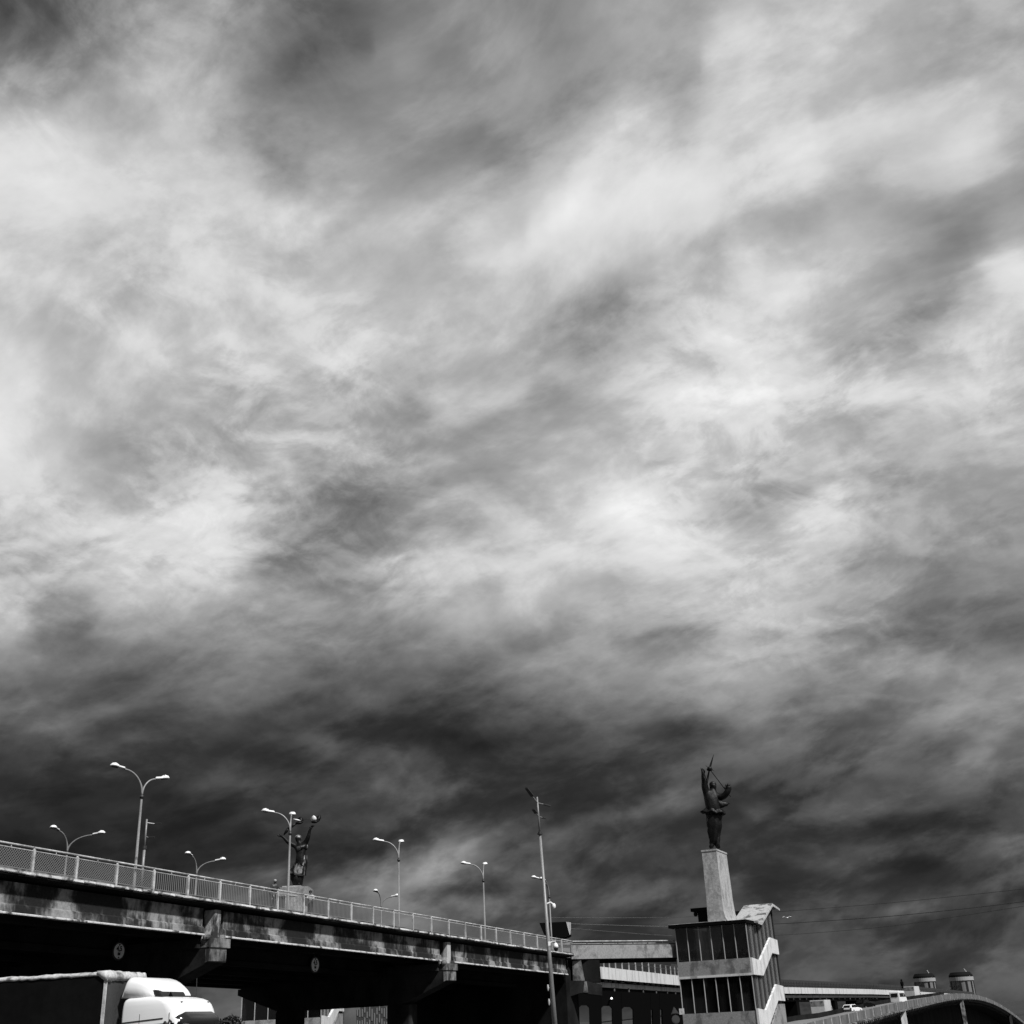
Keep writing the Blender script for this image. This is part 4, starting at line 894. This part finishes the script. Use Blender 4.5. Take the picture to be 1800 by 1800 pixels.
def small_car(loc, head, label, kind, paint, name='car', cat='car', suv=False):
    t = thing(name, label, cat, loc); fr = frame(loc, head)
    h0, h1 = (1.02, 1.72) if suv else (.9, 1.42)
    section_body(t, fr, 'body', [(-2.2, .35), (-2.25, .75), (-2.15, h0), (1.1, h0), (2.0, h0 - .12), (2.2, .65), (2.15, .32)], .9, paint)
    section_body(t, fr, 'cabin', [(-2.1, h0), (-1.75, h1 - .05), (-1.4, h1), (.1, h1), (1.05, h0)], .82, paint, taper=.3, zs=h0, bevel=.05)
    y_ = .8
    glass(t, fr, 'rear_window', [(-2.13, -.62, h0 + .08), (-2.13, .62, h0 + .08), (-1.84, .52, h1 - .12), (-1.84, -.52, h1 - .12)])
    for s_ in (-1, 1):
        glass(t, fr, 'side_window', [(-1.8, s_ * .815, h0 + .06), (.8, s_ * .815, h0 + .06), (.1, s_ * .72, h1 - .08), (-1.5, s_ * .72, h1 - .08)])
        mb = MB(); mb.box(-2.29, -2.2, s_ * .75 - .12, s_ * .75 + .12, h0 - .22, h0 - .02, fr); mb.build('tail_light', M_light, t)
    glass(t, fr, 'windscreen', [(1.03, -.7, h0 + .04), (1.03, .7, h0 + .04), (.2, .6, h1 - .06), (.2, -.6, h1 - .06)])
    mb = MB(); mb.box(-2.3, -2.22, -.85, .85, .4, .6, fr); mb.build('bumper', M_bulk, t)
    wheel_set(t, fr, (-1.35, 1.35), .82, .32, .2); return t
q = at(1499, 1781.5, 212); small_car(q, radians(38), 'small white hatchback on the ramp between the box truck and a dark car', 0, M_carwhite)
q = at(1522, 1774.5, 232); small_car(q, radians(44), 'black off-road car on the ramp just ahead of the white hatchback', 0, M_paint_shade, suv=True)
def box_truck(loc, head, label, scale=1.0):
    t = thing('box_truck', label, 'truck', loc); fr = frame(loc, head)
    mb = MB(); mb.box(-3.6, 1.6, -1.22, 1.22, .75, 3.35, fr); bx = mb.build('cargo_box', M_box, t, bevel=.04)
    mb = MB(); mb.box(-3.66, -3.6, -1.12, 1.12, .85, 2.35, fr); d_ = mb.build('roller_door', M_box, t)
    mb = MB(); mb.box(-3.66, -3.6, -1.12, 1.12, 2.40, 3.22, fr); mb.build('door_panel', M_parapet, t)
    for s_ in (-1, 1):
        mb = MB(); mb.box(-3.70, -3.6, s_ * .85 - .1, s_ * .85 + .1, 3.0, 3.15, fr); mb.build('marker_lamp', M_light, t)
        mb = MB(); mb.box(-3.72, -3.62, s_ * .9 - .15, s_ * .9 + .15, .62, .74, fr); mb.build('tail_light', M_light, t)
    mb = MB(); mb.box(-3.7, -3.4, -1.1, 1.1, .45, .6, fr); mb.build('bumper', M_rail, t)
    mb = MB(); mb.box(-3.4, 3.4, -.5, .5, .5, .74, fr); mb.build('chassis', M_black, t)
    section_body(t, fr, 'cab', [(1.75, .5), (1.75, 2.5), (2.6, 2.5), (3.35, 1.6), (3.6, 1.2), (3.6, .5)], 1.05, M_carwhite, bevel=.08)
    for s_ in (-1, 1): glass(t, fr, 'side_window', [(2.0, s_ * 1.06, 1.5), (3.0, s_ * 1.06, 1.5), (2.6, s_ * 1.06, 2.2), (2.0, s_ * 1.06, 2.2)])
    wheel_set(t, fr, (-2.3, 2.7), 1.0, .42, .28); return t
q = at(1449, 1795.5, 214); box_truck(q, radians(25), 'white box truck seen from behind on the ramp beside the stair tower')
q = at(1608, 1760.5, 300); t2 = box_truck(q, radians(30), 'distant white box truck near the top of the ramp, just ahead of the van')
q = at(1581, 1765, 262); fr = frame(q, radians(32))
vn = thing('panel_van', 'white high-roofed minibus climbing the ramp behind the distant box truck', 'van', q)
section_body(vn, fr, 'body', [(-2.7, .35), (-2.75, 2.25), (-2.6, 2.5), (1.1, 2.5), (1.9, 1.5), (2.6, 1.2), (2.75, .8), (2.7, .35)], 1.0, M_carwhite, bevel=.1)
glass(vn, fr, 'rear_window', [(-2.77, -.7, 1.35), (-2.77, .7, 1.35), (-2.77, .7, 2.1), (-2.77, -.7, 2.1)])
for s_ in (-1, 1):
    glass(vn, fr, 'side_window', [(-2.3, s_ * 1.01, 1.35), (.6, s_ * 1.01, 1.35), (.6, s_ * 1.01, 2.1), (-2.3, s_ * 1.01, 2.1)])
    glass(vn, fr, 'door_window', [(.75, s_ * 1.01, 1.35), (1.85, s_ * 1.01, 1.35), (1.25, s_ * 1.01, 2.1), (.75, s_ * 1.01, 2.1)])
glass(vn, fr, 'windscreen', [(1.93, -.85, 1.5), (1.93, .85, 1.5), (1.2, .8, 2.4), (1.2, -.8, 2.4)])
wheel_set(vn, fr, (-1.8, 1.7), .9, .34, .22)

# ------------------------------------------------------------------ lorry in front on the left
LY = 38.5
a0 = at(311, 1790, LY); head = radians(106); fv = Vector((sin(head), cos(head), 0)); lv = Vector((-fv.y, fv.x, 0))
org = a0 - fv * 2.15 + lv * 1.25; org.z = 0
fr = frame(org, head)
lor = thing('articulated_lorry', 'white lorry cab with roof fairing pulling a black curtain-sided trailer, bottom left', 'lorry', org)
def zpx(y, x=300): return at(x, y, LY).z
# cab shell as stacked horizontal sections: (z, rear x, front x, half width, corner radius)
def csec(z, xr, xf, hw, r, rf=None):
    rf = rf if rf is not None else r; pts = []
    for cx_, cy_, rr, a0_ in ((xf - rf, hw - rf, rf, 0), (xr + r, hw - r, r, 90), (xr + r, -hw + r, r, 180), (xf - rf, -hw + rf, rf, 270)):
        for k_ in range(7): a = radians(a0_ + 15 * k_); pts.append(fr(cx_ + rr * cos(a), cy_ + rr * sin(a), z))
    return pts
zr = zpx(1749)
mb = MB()
secs = [(.95, .12, 2.30, 1.22, .1, .3), (1.6, .12, 2.34, 1.25, .1, .34), (2.2, .12, 2.28, 1.25, .1, .36), (zr - .60, .12, 2.18, 1.25, .1, .40), (zr - .42, .12, 2.12, 1.25, .1, .42), (zr - .26, .13, 2.04, 1.245, .1, .44), (zr - .15, .15, 1.92, 1.235, .1, .46), (zr - .08, .18, 1.74, 1.215, .11, .48), (zr - .03, .24, 1.5, 1.17, .12, .48), (zr, .34, 1.2, 1.08, .12, .4)]
mb.loft([csec(*s_) for s_ in secs]); cab = mb.build('cab', M_steelwhite, lor, smooth=True)
mb = MB(); mb.loft([[fr(x, -1.262, z) for x, z in ((.16, zr - .72), (1.65, zr - .64), (1.65, zr - .675), (.16, zr - .755))], [fr(x, -1.24, z) for x, z in ((.16, zr - .72), (1.65, zr - .64), (1.65, zr - .675), (.16, zr - .755))]]); mb.build('side_groove', M_black, lor)
glass(lor, fr, 'side_window', [(.85, -1.262, 1.55), (1.78, -1.262, 1.55), (1.72, -1.262, zr - .80), (.85, -1.262, zr - .83)])
# windscreen and dark sun visor
zt, zb_ = zr - .45, zr - .92
mb = MB(); R1 = csec(zt - .04, .3, 2.15, 1.12, .1, .4); R2 = csec(zt - .2, .3, 2.34, 1.22, .1, .45); R3 = csec(zt - .42, .3, 2.40, 1.24, .1, .45); R4 = csec(zt - .44, .3, 2.34, 1.2, .1, .42)
idx = [21, 22, 23, 24, 25, 26, 27, 0, 1, 2, 3, 4, 5, 6]
mb.loft([[R[i] for i in idx] for R in (R1, R2, R3, R4)], closed=False, cap=False); M_visor = new_mat('smoked_visor', 0.018, 0.15); mb.build('sun_visor', M_visor, lor, smooth=True)
mb = MB(); W1 = csec(zt - .43, .3, 2.26, 1.215, .1, .4); W2 = csec(1.5, .3, 2.37, 1.235, .1, .36)
mb.loft([[W1[i] for i in idx], [W2[i] for i in idx]], closed=False, cap=False); mb.build('windscreen', M_glassdark, lor, smooth=True)
mb = MB(); mb.box(2.20, 2.44, -.9, .9, .5, 1.35, fr); mb.build('grille', M_paint_shade, lor, bevel=.04)
mb = MB(); mb.box(2.15, 2.46, -1.24, 1.24, .35, .75, fr); mb.build('bumper', M_steelwhite, lor, bevel=.06)
for s_ in (-1, 1):
    mb = MB(); mb.box(2.40, 2.48, s_ * .95 - .18, s_ * .95 + .18, .5, .68, fr); mb.build('headlight', M_silver, lor, bevel=.02)
# mirrors
mb = MB(); mb.tube([fr(1.9, -1.27, zr - .72), fr(2.12, -1.5, zr - .78), fr(2.2, -1.52, zr - 1.05)], .03, 8); ma = mb.build('mirror_arm', M_black, lor)
mb = MB(); mb.box(2.1, 2.24, -1.66, -1.40, zr - 1.45, zr - .80, fr); mr_ = mb.build('mirror', M_paint_shade, lor, bevel=.05)
mb = MB(); mb.tube([fr(2.38, 1.12, zr - .80), fr(2.62, 1.22, zr - .82), fr(2.66, 1.22, zr - .98)], .025, 8); mb.build('mirror_arm', M_black, lor)
mb = MB(); mb.box(2.25, 2.45, -1.12, -.92, zr - 1.02, zr - .86, fr); mb.build('front_mirror', M_lampwhite, lor, bevel=.04)
mb = MB(); mb.tube([fr(1.55, -1.0, zr - .8), fr(1.8, -1.35, zr - .78), fr(1.95, -1.45, zr - .9)], .045, 8); mb.build('wide_mirror', M_black, lor)
# roof fairing
zf = zpx(1712); 
def fsec(x, z1, hw, r):
    z0 = zr - .03 + .02; pts = []
    r = min(r, (z1 - z0) * .8)
    pts.append(fr(x, hw, z0))
    for k_ in range(7): a = radians(15 * k_); pts.append(fr(x, hw - r - .05 + r * cos(a), z1 - r + r * sin(a)))
    for k_ in range(7): a = radians(90 + 15 * k_); pts.append(fr(x, -(hw - r - .05) + r * cos(a), z1 - r + r * sin(a)))
    pts.append(fr(x, -hw, z0)); return pts
H_ = zf - zr
prof = [(.0, .12, 1.17), (.05, .55, 1.17), (.12, .92, 1.17), (.18, 1.0, 1.17), (.30, 1.0, 1.17), (.55, .97, 1.16), (.80, .88, 1.14), (1.02, .74, 1.10), (1.22, .56, 1.05), (1.38, .36, .98), (1.50, .16, .9), (1.55, .06, .85)]
mb = MB(); mb.loft([fsec(x * .86, zr + H_ * k_, hw, .30) for x, k_, hw in prof]); fa = mb.build('roof_fairing', M_steelwhite, lor, smooth=True)
mb = MB(); mb.prism([(.90, -.01), (.90, .15), (1.0, .21), (1.20, .18), (1.31, .10), (1.36, .0)], lambda k_, x, z: fr(x, k_, zr + z), -.98, .45); mb.build('fairing_opening', M_black, fa, bevel=.02)
mb = MB(); mb.box(.1, 1.4, -1.0, 1.0, zr - .06, zr + .02, fr); mb.build('roof_gap', M_black, lor)
for x_, y_ in ((.78, -1.05), (1.45, -.6)):
    mb = MB(); mb.prism([(-.07, 0), (.08, 0), (.0, .15)], lambda k_, x, z: fr(x_ + x, y_ + k_, zr - .02 + z), -.02, .02); mb.build('roof_horn', M_paint_shade, lor)
for x0_, x1_ in ((.80, .815), (1.86, 1.875)):
    mb = MB(); mb.box(x0_, x1_, -1.2535, -1.245, 1.0, zr - .5, fr); mb.build('door_gap', M_black, lor)
for y_ in (-.8, .8):
    mb = MB(); mb.box(1.98, 2.03, y_ - .04, y_ + .04, zr - .20, zr - .18, fr); mb.build('marker_lamp', M_lens, lor)
mb = MB(); mb.box(1.02, 1.06, -1.268, -1.25, 1.45, 1.6, fr); mb.build('door_handle', M_black, lor)
for y_ in (-.5, .35):
    mb = MB(); mb.tube([fr(2.42, y_, 1.55), fr(2.36, y_ + .45, 2.0)], .015, 6); mb.build('wiper', M_black, lor)
mb = MB(); mb.tube([fr(1.5, .85, zr), fr(1.48, .85, zr + .55)], .012, 6); mb.build('aerial', M_black, lor)
for x_ in (-1.4, -2.6, -3.8, -5.0, -6.2): pass
# chassis and wheels
mb = MB(); mb.box(-3.6, 2.0, -.5, .5, .6, .95, fr); mb.build('chassis', M_black, lor)
wheel_set(lor, fr, (1.35, -2.2), 1.05, .5, .3)
# trailer
h2 = radians(99); ft = Vector((sin(h2), cos(h2), 0)); tp = at(187.5, 1712.5, LY); torg = Vector((tp.x, tp.y, 0)) + Vector((-ft.y, ft.x, 0)) * 1.27
ft_ = frame(torg, h2); zt_ = at(187, 1712.5, LY).z
mb = MB(); mb.box(-13.6, -.02, -1.27, 1.27, 1.15, zt_, ft_); mb.build('curtain_side', M_tarp, lor)
mb = MB(); mb.box(-.015, .03, -1.25, 1.25, 1.15, zt_ - .05, ft_); mb.build('bulkhead', M_bulk, lor)
mb = MB(); mb.box(-.05, .05, -1.30, -1.26, 1.15, zt_, ft_); mb.build('corner_strip', M_rail, lor)
mb = MB(); mb.box(-13.6, 0, -1.2, 1.2, .95, 1.14, ft_); mb.build('trailer_frame', M_black, lor)
random.seed(11)
rings = []
n_ = 90
for i in range(n_ + 1):
    x = -13.6 + 13.62 * i / n_; j = lambda a: random.uniform(-a, a)
    rings.append([ft_(x, -1.30 + j(.012), zt_ - .045 + j(.018)), ft_(x, -1.325 + j(.02), zt_ + .02 + j(.01)), ft_(x, -1.22 + j(.02), zt_ + .085 + j(.02)), ft_(x, 0, zt_ + .10), ft_(x, 1.25, zt_ + .08), ft_(x, 1.30, zt_ - .1), ft_(x, 0, zt_ - .02)])
mb = MB(); mb.loft(rings); mb.build('roof_tarp', M_tarpedge, lor, smooth=True)
rings = []
for i in range(31):
    y = -1.33 + 2.66 * i / 30; w_ = .22 if i < 4 else .17 - .0 * i
    rings.append([ft_(-.3, y, zt_ + .11), ft_(.0 + random.uniform(0, .03), y, zt_ + .11 + random.uniform(-.01, .02)), ft_(.09 + random.uniform(-.02, .03), y, zt_ - .02), ft_(.07 + random.uniform(-.02, .02), y, zt_ - w_ - random.uniform(0, .03)), ft_(.03, y, zt_ - w_), ft_(-.3, y, zt_)])
mb = MB(); mb.loft(rings); mb.build('front_flap', M_tarpedge, lor, smooth=True)
wheel_set(lor, ft_, (-9.2, -10.5, -11.8), 1.05, .48, .34)

# ------------------------------------------------------------------ people leaning on the bridge railing
def person_at(px, py, off, label, height, jac, hat, turn):
    t_, z_, q = onplane(px, py, off); foot = Ed(t_, off, .10)
    t = thing('person', label, 'person', foot)
    fw = (Vector((sin(turn), cos(turn), 0))); rt = Vector((fw.y, -fw.x, 0)); k = height / 1.75
    P_ = lambda r, f, z: foot + rt * r * k + fw * f * k + Vector((0, 0, z * k))
    js = [((0, -.02, .98), .15), ((0, .02, 1.2), .14), ((0, .06, 1.38), .15), ((0, .10, 1.50), .06), ((0, .12, 1.56), .06), ((0, .13, 1.66), .095), ((0, .13, 1.73), .07),
          ((.18, .06, 1.40), .07), ((.26, .18, 1.20), .055), ((.12, .42, 1.16), .045), ((.05, .50, 1.17), .035),
          ((-.18, .06, 1.40), .07), ((-.27, .18, 1.2), .055), ((-.14, .42, 1.16), .045), ((-.06, .50, 1.17), .035),
          ((.10, -.02, .88), .10), ((.10, .02, .48), .07), ((.10, -.03, .09), .05), ((.10, .12, .05), .045), ((-.10, -.02, .88), .10), ((-.10, .02, .48), .07), ((-.10, -.03, .09), .05), ((-.10, .12, .05), .045)]
    ed = [(0, 1), (1, 2), (2, 3), (3, 4), (4, 5), (5, 6), (2, 7), (7, 8), (8, 9), (9, 10), (2, 11), (11, 12), (12, 13), (13, 14), (0, 15), (15, 16), (16, 17), (17, 18), (0, 19), (19, 20), (20, 21), (21, 22)]
    def grow(name, js_, ed_, mat, ex=1.0):
        me = bpy.data.meshes.new(name); me.from_pydata([tuple(P_(*j[0]) - foot) for j in js_], [], []) if False else me.from_pydata([tuple(P_(*j[0]) - foot) for j in js_], ed_, [])
        ob = bpy.data.objects.new(name, me); col.objects.link(ob); ob.modifiers.new('s', 'SKIN'); sv = me.skin_vertices[0].data
        for i, j in enumerate(js_): sv[i].radius = (j[1] * k * 1.15 * ex,) * 2; sv[i].use_root = i == 0
        ob.modifiers.new('b', 'SUBSURF').levels = 2; ob.modifiers['b'].render_levels = 2
        dg = bpy.context.evaluated_depsgraph_get(); m2 = bpy.data.meshes.new_from_object(ob.evaluated_get(dg)); ob.modifiers.clear(); ob.data = m2
        m2.materials.clear(); m2.materials.append(mat)
        for p in m2.polygons: p.use_smooth = True
        ob.parent = t; ORG[ob.name] = foot; return ob
    grow('body', js, ed, M_skin)
    sh = [js[i] for i in (0, 1, 2, 7, 8, 9, 11, 12, 13)]
    grow('jacket', sh, [(0, 1), (1, 2), (2, 3), (3, 4), (4, 5), (2, 6), (6, 7), (7, 8)], jac, 1.22)
    tr = [js[i] for i in (0, 15, 16, 17, 19, 20, 21)]
    grow('trousers', tr, [(0, 1), (1, 2), (2, 3), (0, 4), (4, 5), (5, 6)], M_cloth_dk if jac is not M_cloth_dk else M_cloth_md, 1.2)
    hc = P_(0, .11, 1.70)
    mb = MB(); mb.ball(hc + (Vector((0, 0, .03)) if hat else Vector()), (.10 if hat else .13) * k, (.115 if hat else .14) * k, (.08 if hat else .12) * k); mb.build('hair' if not hat else 'cap', M_cloth_dk if not hat else M_cloth_lt, t, smooth=True)
    if hat: mb = MB(); mb.ball(P_(0, .2, 1.655), .085 * k, .1 * k, .02 * k); mb.build('cap_peak', M_cloth_dk, t, smooth=True)
    for s_ in (-1, 1):
        mb = MB(); mb.ball(P_(s_ * .038, .225, 1.655), .014, .014, .01); mb.build('eye', M_paint_shade, t)
    mb = MB(); mb.ball(P_(0, .238, 1.625), .018, .025, .025); mb.build('nose', M_skin, t)
    return t
person_at(482, 1553, .62, 'person in pale cap and dark jacket leaning on the bridge railing, left of the statue', 1.78, M_cloth_dk, True, radians(150))
person_at(545, 1572, .62, 'dark-haired person in a light top behind the railing right of the statue', 1.52, M_cloth_lt, False, radians(170))
# a far walker on the railway bridge
q = at(1587, 1738, 490); pw = thing('person', 'tiny dark figure standing on the far railway bridge above the white van', 'person', q)
mb = MB(); mb.loft([[q + Vector((rx * cos(2 * pi * k_ / 10), rx * .7 * sin(2 * pi * k_ / 10), z_)) for k_ in range(10)] for rx, z_ in ((.25, 0), (.35, .9), (.6, 1.4), (.7, 2.2), (.55, 2.6), (.25, 2.75), (.38, 3.0), (.38, 3.3), (.1, 3.5))]); mb.build('body', M_paint_shade, pw, smooth=True)

# ------------------------------------------------------------------ overhead wires
def wire(name_label, pts, r=.035):
    ps = []
    for i in range(len(pts) - 1):
        a, b = at(*pts[i]), at(*pts[i + 1])
        for k_ in range(8): f_ = k_ / 8; ps.append(a * (1 - f_) + b * f_)
    ps.append(at(*pts[-1])); ps = smooth(ps, 6)
    mb = MB(); mb.tube(ps, r, 6); o = mb.build('overhead_wire', M_darkmetal, loc=ps[0]); tag(o, name_label, 'wire', 'overhead wires'); return o
wire('uppermost overhead wire in the sky right of the stair tower', [(966, 1613, 165), (1180, 1613.5, 168), (1360, 1603.5, 165), (1560, 1588, 150), (1800, 1563, 130), (1990, 1536, 110)], .025)
wire('darkest overhead wire in the sky, middle of the three', [(1003, 1624, 160), (1180, 1629.5, 165), (1360, 1625, 160), (1560, 1611.5, 140), (1700, 1597, 125), (1800, 1585, 115), (1990, 1556, 100)], .036)
wire('lowest and faintest overhead wire below the dark one', [(1003, 1632, 165), (1180, 1646, 170), (1360, 1645.5, 165), (1560, 1630, 150), (1800, 1593, 130), (1990, 1560, 110)], .022)
# white bird in the air
q = at(1383.5, 1613.5, 150); gb = thing('flying_bird', 'tiny white bird in the air right of the stair tower roof', 'bird', q)
mb = MB(); mb.ball(q, .12, .3, .1, n=8, m=6); mb.build('body', M_silver, gb, smooth=True)
for s_ in (-1, 1):
    mb = MB(); mb.loft([[q + Vector((s_ * x, y_, z_)), q + Vector((s_ * x, y_ + w_, z_)), q + Vector((s_ * x, y_ + w_ * .5, z_ + .03))] for x, y_, z_, w_ in ((.05, -.1, 0, .25), (.3, -.08, .16, .2), (.55, .0, .1, .06))]); mb.build('wing', M_silver, gb)

# ------------------------------------------------------------------ warning sign and round sign left of the stair tower
q = at(1188, 1820, 112); ts = thing('traffic_sign', 'dim triangular sign above a round sign, at the left foot of the stair tower', 'road sign', q)
M_signdk = new_mat('shaded_sign_face', .05, .4)
mb = MB(); mb.tube([Vector((q.x, q.y, 0)), at(1187, 1772, 112) + Vector((0, .1, 0))], .04, 8); mb.build('post', M_darkmetal, ts)
c_ = [(1184.5, 1769.5), (1180, 1783), (1194, 1782)]
mb = MB(); mb.prism(c_, lambda k_, x, y: at(x, y, 112) + Vector((0, k_, 0)), 0, .04); tri = mb.build('triangle', M_bulk, ts)
c2_ = [(1184.8, 1772.5), (1182, 1781.6), (1191.5, 1781)]
mb = MB(); mb.prism(c2_, lambda k_, x, y: at(x, y, 111.97) + Vector((0, k_, 0)), -.02, .02); mb.build('triangle_face', M_signdk, tri)
mb = MB(); cc = at(1188, 1792, 112)
for r_, y0, m_, nm in ((.36, 0, M_bulk, 'disc'), (.29, -.02, M_signdk, 'disc_face')):
    mb = MB(); mb.loft([[cc + Vector((r_ * cos(2 * pi * k_ / 24), y0 + d_, r_ * sin(2 * pi * k_ / 24))) for k_ in range(24)] for d_ in (0, .03)]); mb.build(nm, m_, ts)
mb = MB(); a_ = at(1198, 1778, 113); mb.box(a_.x - .2, a_.x + .25, 113, 113.2, a_.z - .25, a_.z + .25); mb.build('switch_box', M_rail, ts)

# ------------------------------------------------------------------ distant buildings
def round_tower(cx, xw, ytop, Y, label):
    c = at(cx, 1765, Y); R_ = xw / 2 * Y / 2192; zt = at(cx, ytop, Y).z
    t = thing('round_tower_block', label, 'tower block', Vector((c.x, Y, -8)), 'round tower blocks on the far bank')
    def ringz(z, r, n=32): return [Vector((c.x + r * cos(2 * pi * k_ / n), Y + r * sin(2 * pi * k_ / n), z)) for k_ in range(n)]
    mb = MB(); mb.loft([ringz(-8, R_ * .93), ringz(zt - 7.0, R_ * .93)]); mb.build('wall', new_mat('far_wall', .16, .8), t)
    for k_ in range(24):
        a = 2 * pi * k_ / 24
        if k_ % 2 == 0:
            mb = MB(); p = lambda r, aa, z: Vector((c.x + r * cos(aa), Y + r * sin(aa), z))
            mb.hexa([p(R_ * .92, a, -8), p(R_ * .97, a, -8), p(R_ * .97, a + .15, -8), p(R_ * .92, a + .15, -8), p(R_ * .92, a, zt - 7.2), p(R_ * .97, a, zt - 7.2), p(R_ * .97, a + .15, zt - 7.2), p(R_ * .92, a + .15, zt - 7.2)]); mb.build('window_strip', M_glassdark, t)
    for z_ in range(-6, int(zt - 8), 3):
        mb = MB(); nn = 12; mb.loft([[Vector((c.x + r_ * cos(pi * .75 + pi * .55 * k_ / nn), Y + r_ * sin(pi * .75 + pi * .55 * k_ / nn), z_ + h_)) for k_ in range(nn + 1)] for r_, h_ in ((R_ * .95, 0), (R_ * 1.04, 0), (R_ * 1.04, 1), (R_ * .95, 1))], closed=False, cap=False); mb.build('balcony', M_cap, t)
    mb = MB(); mb.loft([ringz(zt - 7, R_ * 1.0), ringz(zt - 4, R_ * 1.0)]); mb.build('white_ring', new_mat('far_ring', .32, .8), t)
    mb = MB(); mb.loft([ringz(zt - 4, R_ * .98), ringz(zt - 2.4, R_ * .97), ringz(zt - .1, R_ * .80), ringz(zt, R_ * .78)]); mb.build('cap', new_mat('far_dark', .008, .8, 0, .1), t)
    mb = MB(); mb.tube([Vector((c.x + R_ * .45, Y - R_ * .9, zt - 4)), Vector((c.x + R_ * .4, Y, zt + 2.6))], .35, 6); mb.build('antenna', M_rail, t)
round_tower(1632.5, 38, 1711, 1150, 'left of two round tower blocks with a white ring near the top')
round_tower(1698, 41.5, 1708.5, 1100, 'right of two round tower blocks with a white ring near the top')
random.seed(5)
M_flat = new_mat('flats_wall', .035, .9); M_strip = new_mat('flats_strip', .15, .9)
def flats(x0, x1, ytop, Y, label, steps, ns):
    a, b = at(x0, 1800, Y), at(x1, 1800, Y); t = thing('apartment_block', label, 'apartment block', Vector(((a.x + b.x) / 2, Y, -7.6)), 'distant apartment blocks under the bridge')
    wd_ = (b.x - a.x) / len(steps)
    for i, s_ in enumerate(steps):
        zt = at(x0, ytop + s_, Y).z; mb = MB(); mb.box(a.x + wd_ * i, a.x + wd_ * (i + 1) - .02, Y, Y + 14, -7.6, zt); mb.build('wall', M_flat, t)
    for k_ in range(ns):
        x_ = a.x + (k_ + .5) * (b.x - a.x) / ns; z0 = random.uniform(-7, 6); i = int(k_ * len(steps) / ns); zt = at(x0, ytop + steps[i], Y).z
        while z0 < zt - 3:
            h_ = random.uniform(3, 9); mb = MB(); mb.box(x_ - .38, x_ + .38, Y - .3, Y, z0, min(z0 + h_, zt)); mb.build('window_bay', M_strip, t); z0 += h_ + random.uniform(1.5, 3)
flats(626, 682, 1767, 800, 'stepped apartment block with pale vertical strips, seen under the bridge left of its second pier', [8, 4, 1, 0, 1, 0, 4, 6], 13)
flats(735, 772, 1771, 820, 'apartment block seen through the rounded gap right of the second pier', [4, 0, 0, 2], 9)
flats(586, 598, 1769, 700, 'narrow dark block at the right end of the glass hall under the bridge', [0, 0], 3)
# dark wooded bank under and beyond the ramp
random.seed(3)
def mound(name, pts, base, m, kind='structure'):
    mb = MB(); mb.loft([[Vector((p.x, p.y - 30, base)), Vector((p.x, p.y, p.z)), Vector((p.x + 8, p.y + 60, p.z - 1)), Vector((p.x + 8, p.y + 90, base))] for p in pts], closed=False, cap=False); return mb.build(name, m, kind=kind)
M_wood = weathered('dark_woodland', .02, .008, .3, 1, .4, .6)
mound('hillside', [at(x, y + random.uniform(-.6, .6), 640) for x, y in ((1200, 1757), (1300, 1756), (1380, 1757), (1420, 1757.5), (1460, 1758), (1500, 1758), (1540, 1757), (1580, 1756), (1620, 1755), (1660, 1756), (1700, 1762), (1730, 1770), (1760, 1784), (1800, 1800), (1850, 1812))], -9, M_wood)  # also added as a black backdrop for the dark below the metro bridge
def leaves(name, label, cat, centers, size, n, m):
    mb = MB()
    for c, r in centers:
        for _ in range(n):
            v_ = Vector((random.gauss(0, 1), random.gauss(0, 1), random.gauss(0, 1))); v_.normalize(); p = c + v_ * r * random.uniform(.35, 1.0)
            a = Vector((random.uniform(-1, 1), random.uniform(-1, 1), random.uniform(-1, 1))).normalized() * size; b = a.cross(Vector((random.random(), random.random(), 1))).normalized() * size * .6
            mb.quad(p - a, p - b, p + a, p + b)
    return mb.build(name, m, loc=centers[0][0] * 1.0, kind='stuff', label=label)
M_leaf = new_mat('leaves', .035, .7)
leaves('shrubbery', 'dark shrubs low behind the front of the lorry', 'shrub', [(at(x, y, 140), r) for x, y, r in ((396, 1799, .6), (402, 1798, .7), (409, 1795, .8), (414, 1797, .6), (390, 1802, .8), (405, 1806, 1.4), (418, 1806, 1.2))], .14, 260, M_leaf)
leaves('woodland', 'dark trees below the curved ramp', 'woods', [(at(1640 + 14 * i, 1790 + random.uniform(-5, 8), 520), random.uniform(5, 8)) for i in range(8)], .8, 260, M_leaf)
